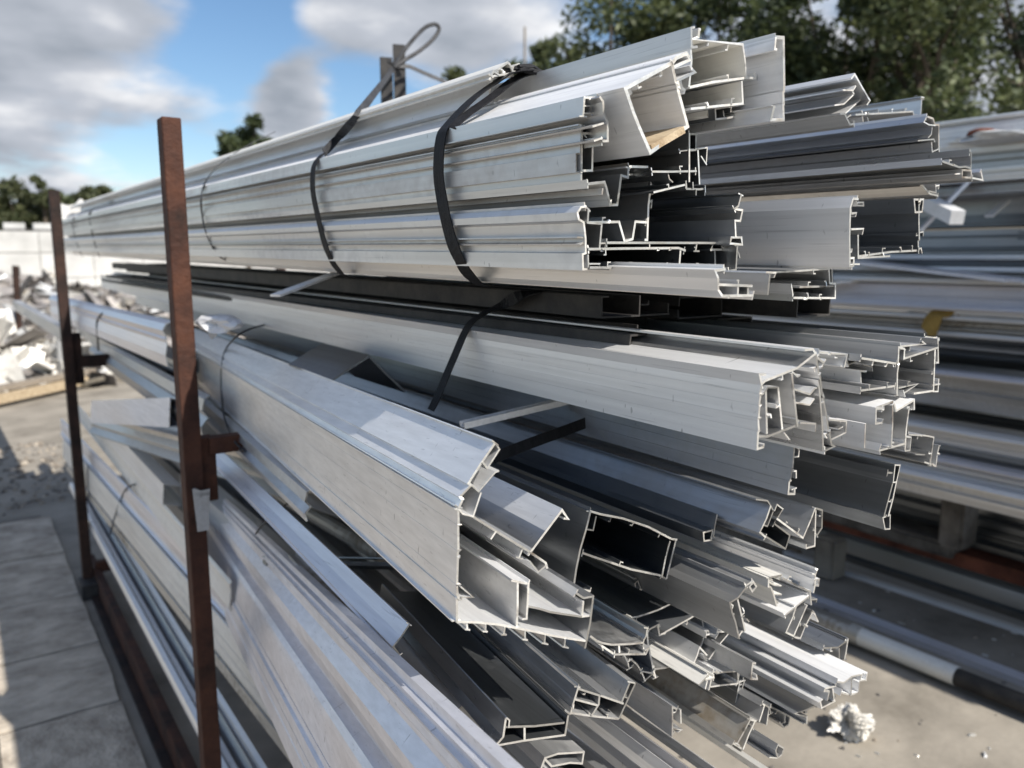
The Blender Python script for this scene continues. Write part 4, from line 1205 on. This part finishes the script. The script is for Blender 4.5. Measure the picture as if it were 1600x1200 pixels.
for (lab, v0, v1, X, mt, d, kd) in rb:
    rbar(lab, v0, v1, X, mt, d, kind=kd, yaw=rnd.uniform(-.012, .012), pitch=rnd.uniform(-.006, .006), y0=-.6+rnd.uniform(-.3, .2), y1=5.2+rnd.uniform(-.5, .5))
for k, (lab, v0, v1, X, mt, d, kd) in enumerate(rb):
    if v0 > 800 or X > 3.45: continue
    core_lab = ' '.join(lab.split()[:7])
    while core_lab.split()[-1] in ('the', 'of', 'in', 'a', 'on', 'with', 'big', 'and', 'under', 'below', 'near', 'above', 'right', 'hand'): core_lab = ' '.join(core_lab.split()[:-1])
    rbar('thin bright strip topping the '+core_lab, v0-5, v0+1.5, X-rnd.uniform(.015, .05), ('white', 'bright', 'bright', 'lilac')[k % 4], .07, kind=2, yaw=rnd.uniform(-.006, .006), y0=-.5+rnd.uniform(-.3, .3), y1=5.0+rnd.uniform(-.8, .3))
# the depth of the stack behind its face
for j in range(9):
    z = .34+j*.185
    for i in range(2):
        A = Vector((3.62+i*.34, -.5+rnd.uniform(-.3, .3), z+rnd.uniform(-.02, .02)))
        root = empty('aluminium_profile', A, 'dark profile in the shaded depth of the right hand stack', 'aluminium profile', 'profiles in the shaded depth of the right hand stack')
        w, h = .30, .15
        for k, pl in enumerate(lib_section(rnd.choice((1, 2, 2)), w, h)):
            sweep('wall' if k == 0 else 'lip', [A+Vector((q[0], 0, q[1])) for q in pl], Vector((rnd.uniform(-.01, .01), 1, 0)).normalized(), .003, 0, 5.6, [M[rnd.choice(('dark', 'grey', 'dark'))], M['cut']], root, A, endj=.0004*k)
# odd pieces on and in the stack
bar_between('square_tube', 'short white square tube poking out of the big dark gap of the right hand stack', from_px(1440, 312, x=3.25), from_px(1496, 340, x=3.05), .05, .05, M['white'])
bar_between('flat_strip', 'pale strip leaning upward across the big dark gap of the right hand stack', from_px(1436, 362, x=3.2), from_px(1512, 284, x=3.3), .06, .012, M['lilac'])
bar_between('flat_strip', 'little tilted bright strip at the right end of the big dark gap', from_px(1545, 338, x=3.4), from_px(1572, 314, x=3.5), .035, .01, M['white'])
bar_between('flat_strip', 'bent grey strip slanting over the thin grey profile below the big gap', from_px(1330, 408, x=3.28), from_px(1590, 438, x=3.2), .16, .012, M['lilac'])
bar_between('flat_strip', 'pale folded sheet strip lying over the eye level bar left part', from_px(1200, 462, x=3.3), from_px(1330, 440, x=3.22), .12, .01, M['white'])
crumple('torn_sheet', 'torn pale sheet crumpled on top of the right hand stack', from_px(1545, 215, x=3.24), (.10, .22, .03), M['scrap'], 'metal sheet', seed=31, amp=.5)
crumple('rusty_scrap', 'small rusty scrap lying beside the torn pale sheet on the stack', from_px(1535, 208, x=3.23), (.05, .07, .02), M['redrust'], 'scrap metal', seed=32)
# ochre rag draped over the bars
ry = [(1440, 512), (1446, 498), (1454, 489), (1468, 483), (1482, 482), (1494, 486)]
vs = []; fs = []
for i, (u, v) in enumerate(ry):
    p = from_px(u, v, x=3.20+.015*i); q = p+Vector((-.004*i, -.045-.01*math.sin(i), -.016-.012*(i % 2)-(.03 if i < 2 else 0)))
    for w in (p, q): vs += [w, w+Vector((-.006, 0, .006))]
for i in range(len(ry)-1):
    a = 4*i; b = a+4
    fs += [(a, b, b+2, a+2), (a+1, a+3, b+3, b+1), (a, a+1, b+1, b), (a+2, b+2, b+3, a+3)]
o = mesh_obj('rag', vs, fs, M['rag'], None, origin=vs[0]); tag(o, 'ochre yellow rag hanging over the bars of the right hand stack', 'rag')
# far pale length beyond the far post
bar_between('box_profile', 'blurred pale length lying beyond the far rusty post above the white scrap heap', from_px(26, 476, y=8.6), from_px(104, 522, y=5.6), .06, .08, M['grey'], cat='aluminium profile')
# red beam, blocks under the stack
bar_between('steel_beam', 'red rusty steel beam lying low under the right hand stack', (3.50, .2, .22), (3.44, 3.4, .22), .12, .06, M['redrust'], cat='steel beam')
def block(label, c, d, name='concrete_block', cat='concrete block', mat='concrete'):
    bm = bmesh.new(); bmesh.ops.create_cube(bm, size=1)
    for v in bm.verts: v.co = Vector((v.co.x*d[0], v.co.y*d[1], v.co.z*d[2]))
    bmesh.ops.bevel(bm, geom=bm.edges[:], offset=.012, segments=2, affect='EDGES')
    for v in bm.verts: v.co += Vector((rnd.uniform(-.004, .004),)*3)
    me = bpy.data.meshes.new(name); bm.to_mesh(me); bm.free(); me.materials.append(M[mat])
    o = bpy.data.objects.new(name, me); COL.objects.link(o); o.location = c; return tag(o, label, cat)
zb = zx(812, 3.02)
bt = from_px(1480, 806, x=3.3)
block('grey concrete block carrying the lowest cream faced profile of the right stack', (3.40, bt.y, (zb-.30)+.15), (.14, .10, .30), mat='dirtyconcrete')
block('flat grey concrete pad under the concrete block of the right stack', (3.62, bt.y+.35, .26), (.5, .7, .06), name='concrete_pad', cat='concrete pad', mat='dirtyconcrete')
bl = from_px(1297, 866, y=2.1)
block('small pale block standing on the ground left of the red rusty beam', (bl.x, bl.y, .10), (.12, .10, .2), name='pale_block', cat='block', mat='concrete')

# ---------------------------------------------------------------- far end: white plate by the far post, scrap heaps, wall
def plate_px(name, label, cat, px, y, th, mat):
    n = len(px); f = [from_px(u, v, y=y) for u, v in px]; b = [p+Vector((0, th, 0)) for p in f]
    vs = f+b; fs = [tuple(range(n)), tuple(range(2*n-1, n-1, -1))]+[(i, (i+1) % n, n+(i+1) % n, n+i) for i in range(n)]
    o = mesh_obj(name, vs, fs, mat, None, origin=f[0]); return tag(o, label, cat)
plate_px('white_sack', 'white sagging sack edge hung behind the far rusty post above the bundle', 'sack',
         [(88, 312), (95, 318), (106, 321), (118, 319), (126, 310), (131, 314), (130, 345), (92, 350)], 5.1, .05, M['wall'])

def heap(name, label_kind, c, rad, n, mats, seed, size=(.08, .35)):
    r = random.Random(seed); v = []; f = []; fm = []
    # core mound
    S, R_ = 28, 10
    for i in range(R_+1):
        for k in range(S):
            a = 2*math.pi*k/S; q = i/R_; hh = math.cos(q*math.pi/2)**1.2
            jit = r.uniform(.9, 1.1)
            v.append((c[0]+rad[0]*q*math.cos(a)*jit, c[1]+rad[1]*q*math.sin(a)*jit, max(0, rad[2]*hh*jit*.92)-.01))
    for i in range(R_):
        for k in range(S): f.append((i*S+k, i*S+(k+1) % S, (i+1)*S+(k+1) % S, (i+1)*S+k)); fm.append(len(mats)-1)
    for _ in range(n):
        a = r.uniform(0, 2*math.pi); q = math.sqrt(r.random()); z = rad[2]*math.cos(q*math.pi/2)**1.2
        p = Vector((c[0]+rad[0]*q*math.cos(a), c[1]+rad[1]*q*math.sin(a), z+r.uniform(-.03, .10)))
        w, l = r.uniform(*size), r.uniform(*size)*(1 if r.random() < .7 else 3)
        X = Vector((r.gauss(0, 1), r.gauss(0, 1), r.gauss(0, .5))).normalized(); Y = X.orthogonal().normalized(); Y = Matrix.Rotation(r.uniform(0, 6.28), 3, X) @ Y; Z = X.cross(Y)
        b = len(v); fold = r.uniform(-.6, .6)*w
        pts = [(-l/2, -w/2, 0), (l/2, -w/2, r.uniform(-.1, .1)*l), (-l/2, 0, fold), (l/2, 0, fold+r.uniform(-.1, .1)*l), (-l/2, w/2, 0), (l/2, w/2, 0)]
        for t in (0, .008): v += [tuple(p+X*x+Y*y+Z*(zz+t)) for x, y, zz in pts]
        mi = r.randrange(len(mats)) if r.random() < .5 else 0
        for q4 in ((0, 1, 3, 2), (2, 3, 5, 4), (8, 9, 7, 6), (10, 11, 9, 8), (0, 2, 8, 6), (2, 4, 10, 8), (1, 7, 9, 3), (3, 9, 11, 5)):
            f.append(tuple(b+i for i in q4)); fm.append(mi)
    o = mesh_obj(name, v, f, mats, None, fmat=fm, origin=c); o['kind'] = 'stuff'; return o
heap('scrap_heap', 0, (-.7, 11.6, 0), (2.7, 1.7, 0.95), 1100, [M['foil'], M['scrap'], M['scrap'], M['scrapdark'], M['scrapdark']], 3)
heap('scrap_heap', 0, (0.4, 15.0, 0), (3.6, 2.2, 1.1), 1100, [M['scrapdark'], M['scrap'], M['dirty'], M['dirty'], M['scrapdark']], 5, size=(.08, .3))
heap('scrap_heap', 0, (5.5, 17.5, 0), (4.0, 2.2, .8), 500, [M['scrapdark'], M['scrap'], M['dirty'], M['scrapdark']], 6, size=(.08, .3))
bar_between('timber_beam', 'long weathered timber beam on the ground in front of the white scrap heap', (-1.4, 7.7, .09), (1.15, 10.25, .09), .10, .09, M['wood'], cat='timber')
bar_between('timber_beam', 'second weathered timber lying on the first before the white scrap heap', (-1.0, 8.22, .19), (1.25, 10.47, .17), .14, .05, M['oldwood'], cat='timber')
# rusty thin post standing in the heap
m = MB(); q0 = from_px(27, 510, y=11); q1 = from_px(24, 415, y=11.0); m.tube([q0-Vector((0, 0, .6)), q1], .035, 8)
o = m.build('fence_post', M['rustdark'], None, origin=q0); tag(o, 'thin rusty post standing at the back of the white scrap heap', 'post')
m = MB(); m.tube([from_px(28, 462, y=11.0), from_px(48, 432, y=11.2)], .03, 8); o = m.build('brace', M['blacksteel'], None, origin=q0); tag(o, 'dark slanting rod leaning on the thin rusty post', 'rod')

# far pale panel wall with a rail on top
wallr = empty('yard_wall', (0, 30, 0), 'pale panel wall with a dark rail on top beyond the scrap heaps', 'wall')
for i in range(24):
    for j in range(3):
        x = -9+i*1.52; z0, z1 = (0, .80, 1.60, 2.28)[j], (.80, 1.60, 2.28)[j] if j < 3 else 0
        m = MB(); m.box((x, 30+rnd.uniform(-.015, .015), (z0+(0.80, 1.60, 2.28)[j])/2), (1.50, .16, (0.80, 1.60, 2.28)[j]-z0-.025)); m.build('panel', M['wall'], wallr, origin=(0, 30, 0))
m = MB(); m.box((8.5, 30, 1.1), (37, .10, 2.2)); m.build('backing', M['joint'], wallr, origin=(0, 30, 0))
m = MB(); m.box((8.5, 30, 2.31), (37, .2, .05)); m.build('rail', M['blacksteel'], wallr, origin=(0, 30, 0))
for i in range(4):
    m = MB(); m.box((.2+i*.75+rnd.uniform(-.2, .2), 30.9, 2.28+rnd.uniform(0, .12)), (rnd.uniform(.3, .7), .3, .5)); o = m.build('stacked_box', M['wall'], None); tag(o, ['leftmost', 'second', 'third', 'rightmost'][i]+' pale box shape stacked behind the rail of the far wall', 'box', 'pale boxes behind the far wall')

# ---------------------------------------------------------------- trees
def leaf_cloud(name, centers, radii, n, size, mat, parent, origin, seed=1, squash=.8):
    g = np.random.default_rng(seed)
    centers = np.array(centers); radii = np.array(radii)
    idx = g.choice(len(centers), n, p=radii**2/np.sum(radii**2))
    d = g.normal(size=(n, 3)); d /= np.linalg.norm(d, axis=1)[:, None]
    r = radii[idx]*np.clip(g.normal(.78, .22, n), .15, 1.25)
    p = centers[idx]+d*r[:, None]*np.array([1, 1, squash])
    a = g.normal(size=(n, 3)); a[:, 2] *= .6; a /= np.linalg.norm(a, axis=1)[:, None]
    b = np.cross(a, g.normal(size=(n, 3))); b /= np.linalg.norm(b, axis=1)[:, None]
    s = size*g.uniform(.6, 1.3, n)[:, None]
    q = np.stack([p-a*s, p+b*s*.45, p+a*s, p-b*s*.45], 1).reshape(-1, 3)-np.array(origin)
    me = bpy.data.meshes.new(name); me.vertices.add(4*n); me.vertices.foreach_set('co', q.ravel())
    me.loops.add(4*n); me.loops.foreach_set('vertex_index', np.arange(4*n, dtype=np.int32))
    me.polygons.add(n); me.polygons.foreach_set('loop_start', np.arange(0, 4*n, 4, dtype=np.int32))
    me.update(); me.validate(); me.materials.append(M[mat])
    o = bpy.data.objects.new(name, me); COL.objects.link(o); o.parent = parent; return o
def tree(name, label, base, H, crown_c, crown_r, n, size, mat, seed, clumps=34, group=None, trunk_r=.14):
    r = random.Random(seed); base = Vector(base); root = empty(name, base, label, 'tree', group)
    cs, rs = [], []
    while len(cs) < clumps:
        d = Vector((r.uniform(-1, 1), r.uniform(-1, 1), r.uniform(-1, 1)))
        if d.length > 1 or d.length < .35: continue
        cs.append(tuple(base+Vector(crown_c)+Vector((d.x*crown_r[0], d.y*crown_r[1], d.z*crown_r[2])))); rs.append(r.uniform(.13, .30)*sum(crown_r)/3*1.25)
    leaf_cloud('crown', cs, rs, n, size, mat, root, base, seed)
    m = MB(); fork = base+Vector((0, 0, max(.6, crown_c[2]-crown_r[2]*.8)))
    m.tube([base, base+Vector((r.uniform(-.1, .1), r.uniform(-.1, .1), (fork.z-base.z)*.5)), fork], trunk_r, 8, trunk_r*.75)
    for c in cs[::2]:
        c = Vector(c); mid = fork.lerp(c, .5)+Vector((r.uniform(-.2, .2), r.uniform(-.2, .2), r.uniform(0, .3)))
        m.tube([fork-Vector((0, 0, .2)), mid, c], trunk_r*.45, 5, .012)
    m.build('trunk', M['bark'], root, origin=base)
def at(u, v, rng):
    r = cam_ray(u, v); h = math.hypot(r.x, r.y); return Vector((r.x/h*rng, r.y/h*rng, EYE+r.z/h*rng))
b = at(955, 400, 17); tree('broadleaf_tree', 'leafy tree at the left edge of the big tree group behind the top bundle', (b.x, b.y, 0), 8, (0, 0, 5.0), (1.5, 1.5, 2.3), 9500, .085, 'leaf2', 41)
b = at(1110, 400, 18); tree('broadleaf_tree', 'dense dark tree behind the tall white channel', (b.x, b.y, 0), 9, (0, 0, 5.2), (2.2, 2.0, 2.9), 16000, .09, 'leaf', 42, clumps=46)
b = at(1290, 400, 17); tree('broadleaf_tree', 'dense dark tree in the middle of the big tree group', (b.x, b.y, 0), 9, (0, 0, 5.0), (2.1, 2.0, 2.9), 14500, .09, 'leaf', 43, clumps=46)
b = at(1440, 400, 16); tree('broadleaf_tree', 'open branched tree at the right with sky showing through its limbs', (b.x, b.y, 0), 8, (0, 0, 5.3), (1.9, 1.8, 2.3), 6500, .085, 'leaf2', 44, clumps=34)
b = at(1590, 400, 19); tree('broadleaf_tree', 'tree cut off by the right edge of the picture', (b.x, b.y, 0), 8, (0, 0, 6.2), (1.7, 1.8, 1.9), 5500, .09, 'leaf', 45, clumps=26)
b = at(1475, 400, 13); tree('bush', 'low rounded bush just above the top of the right hand stack', (b.x, b.y, 0), 4, (0, 0, 2.9), (1.0, 1.0, .85), 5200, .06, 'leaf2', 46, clumps=20, trunk_r=.06)
b = at(845, 400, 30); tree('broadleaf_tree', 'small far tree whose tip shows behind the highest strap knot', (b.x, b.y, 0), 8, (0, 0, 7.2), (1.3, 1.3, 1.6), 3500, .13, 'leaf2', 47, clumps=18)
b = at(738, 400, 34); tree('broadleaf_tree', 'tiny far tree tip just above the top bundle left of the strap knot', (b.x, b.y, 0), 8, (0, 0, 7.6), (1.3, 1.3, 1.5), 2500, .13, 'leaf2', 48, clumps=14)
b = at(388, 400, 24); tree('pine_tree', 'dark lone treetop rising above the top bundle right of the near post', (b.x, b.y, 0), 5, (0, 0, 4.55), (.85, .85, .75), 2600, .10, 'leaf', 49, clumps=14, trunk_r=.08)
for i, (u, vt, rng, w, hh, lab, mt) in enumerate([
    (20, 278, 46, 1.35, 2.2, 'tall full tree at the left edge beyond the far wall', 'leaf2'), (40, 292, 47, 1.3, 1.7, 'rounded tree second from the left beyond the far wall', 'leaf2'),
    (65, 274, 45, .55, .9, 'slim tree with a small tufted head beyond the far wall', 'leaf2'), (90, 300, 48, 1.3, 1.3, 'low dark tree behind the far rusty post', 'leaf'),
    (112, 302, 50, 1.5, 1.2, 'low wide tree right of the far rusty post', 'leaf'), (140, 284, 44, .9, 1.5, 'squarish tree nearest to the far end of the bundle', 'leaf2'),
    (160, 286, 44.6, .8, 1.4, 'squarish tree at the far end of the bundle, rightmost of the row', 'leaf2'), (-20, 290, 46, 1.4, 1.9, 'tree cut off by the left edge of the picture', 'leaf2')]):
    p = at(u, vt, rng); tree('far_tree', lab, (p.x, p.y, 0), p.z, (0, 0, p.z-hh), (w, w, hh), 2600, .16, 'leaf3' if mt == 'leaf2' else 'leaf2', 60+i, clumps=18, trunk_r=.12)
m = MB(); p = at(820, 42, 38); m.tube([(p.x, p.y, 0), tuple(p)], .07, 8, .05); o = m.build('utility_pole', M['oldwood'], None, origin=(p.x, p.y, 0)); tag(o, 'thin far pole standing against the sky above the strap knot', 'pole')

plate_px('clip_plate', 'small galvanised grey plate wedged behind the near rusty post', 'metal plate', [(301, 765), (304, 763), (314, 767), (328, 764), (326, 828), (309, 831)], 1.715, .004, M['grey'])

# small litter on the yard floor
def litter(name, n, xr, yr, size, mats, seed):
    r = random.Random(seed); v = []; f = []; fm = []
    for _ in range(n):
        x, y = r.uniform(*xr), r.uniform(*yr); s = r.uniform(*size); a = r.uniform(0, 6.28); l = s*r.uniform(1, 3.5); h = s*r.uniform(.2, .7); b = len(v)
        for k in range(2):
            for dx, dy in ((-l, -s), (l, -s*.7), (l*.8, s), (-l*.7, s*.8)):
                q = 1-.35*k; v.append((x+(dx*math.cos(a)-dy*math.sin(a))*q*.5, y+(dx*math.sin(a)+dy*math.cos(a))*q*.5, .001+k*h+r.uniform(0, .2)*h*k))
        m_ = r.randrange(len(mats))
        for q4 in ((4, 5, 6, 7), (0, 1, 5, 4), (1, 2, 6, 5), (2, 3, 7, 6), (3, 0, 4, 7)): f.append(tuple(b+i for i in q4)); fm.append(m_)
    o = mesh_obj(name, v, f, mats, None, fmat=fm); o['kind'] = 'stuff'
litter('yard_litter', 420, (1.2, 3.4), (.5, 4.0), (.003, .011), [M['dirtyconcrete'], M['scrap'], M['oldwood'], M['cut']], 77)
litter('yard_litter', 1600, (-2.6, .6), (5.5, 7.4), (.006, .025), [M['joint'], M['oldwood'], M['dirtyconcrete'], M['slab']], 78)
litter('yard_litter', 260, (-2.2, .33), (1.8, 5.4), (.004, .012), [M['joint'], M['oldwood'], M['scrap']], 79)

# ---------------------------------------------------------------- leave out packed profiles that the photograph shows nothing of, describe the rest
bpy.context.view_layer.update()
DG = bpy.context.evaluated_depsgraph_get()
SEEN = {}
for iy in range(0, 1200, 7):
    for ix in range(0, 1600, 7):
        hit, loc, nor, idx, ob, mt = scn.ray_cast(DG, Vector((0, 0, EYE)), cam_ray(ix+3, iy+3).normalized())
        if hit:
            while ob.parent: ob = ob.parent
            SEEN.setdefault(ob.name, []).append((ix, iy))
SPOTS = [((300, 800), 'in the gap left of the near post'), ((345, 650), 'right behind the near post'), ((390, 730), 'under the large mullion right of the near post'),
         ((530, 590), 'beside the black folded bracket'), ((510, 920), 'under the black edged flat strips'), ((920, 1180), 'at the bottom edge below the double chamber end'),
         ((405, 455), 'in the slot above the white flat strip'), ((545, 450), 'in the slot under the second strap'), ((735, 450), 'in the slot under the widest strap'),
         ((810, 490), 'behind the bent strap'), ((990, 495), 'in the slot under the curved white sill profile'), ((1065, 488), 'in the slot above the broad satin mullion tip'),
         ((1325, 505), 'left of the ochre rag'), ((1421, 471), 'just above the ochre rag'), ((1508, 793), 'by the concrete block'), ((1533, 569), 'above the wide white topped bar'),
         ((1489, 388), 'low in the big dark gap'), ((1526, 324), 'high in the big dark gap'), ((1548, 236), 'near the torn pale sheet'), ((760, 560), 'deep behind the bent strap'), ((262, 540), 'left of the near post under the two faced profile'),
         ((900, 800), 'deep behind the curved mullion'), ((1000, 1110), 'deep under the finned mullion')]
HIDE = ('profiles packed', 'profiles buried', 'profiles in the shaded depth', 'sunlit profiles low')
found = {}
for o in [o for o in scn.objects if o.parent is None and str(o.get('group', '')).startswith(HIDE)]:
    p = SEEN.get(o.name, ())
    if len(p) < 5:
        for c in list(o.children): bpy.data.objects.remove(c)
        bpy.data.objects.remove(o)
    else:
        u = sum(a for a, b in p)/len(p); v = sum(b for a, b in p)/len(p)
        where = min(SPOTS, key=lambda s: math.hypot(s[0][0]-u, s[0][1]-v))[1]
        found.setdefault((o['group'], where), []).append((v, o))
for (g, where), L_ in found.items():
    L_.sort(key=lambda t: t[0])
    kind = {'profiles packed in the shaded slot': 'dark packed profile', 'profiles packed deep in the middle bundle': 'deep shaded profile', 'profiles packed deep in the lower bundle': 'shaded inner profile',
            'sunlit profiles low in the lower bundle': 'half hidden low profile', 'profiles buried deep in the top bundle': 'buried profile', 'profiles packed behind the two faced profile': 'partly hidden profile'}.get(g, 'dark recessed profile')
    for i, (v, o) in enumerate(L_):
        rank = '' if len(L_) == 1 else (['upper ', 'lower '] if len(L_) == 2 else ['topmost '] + ['%s ' % w for w in ('second', 'third', 'fourth', 'fifth', 'sixth', 'seventh', 'eighth')][:len(L_)-2] + ['lowest '])[i]
        o['label'] = rank+kind+' '+where
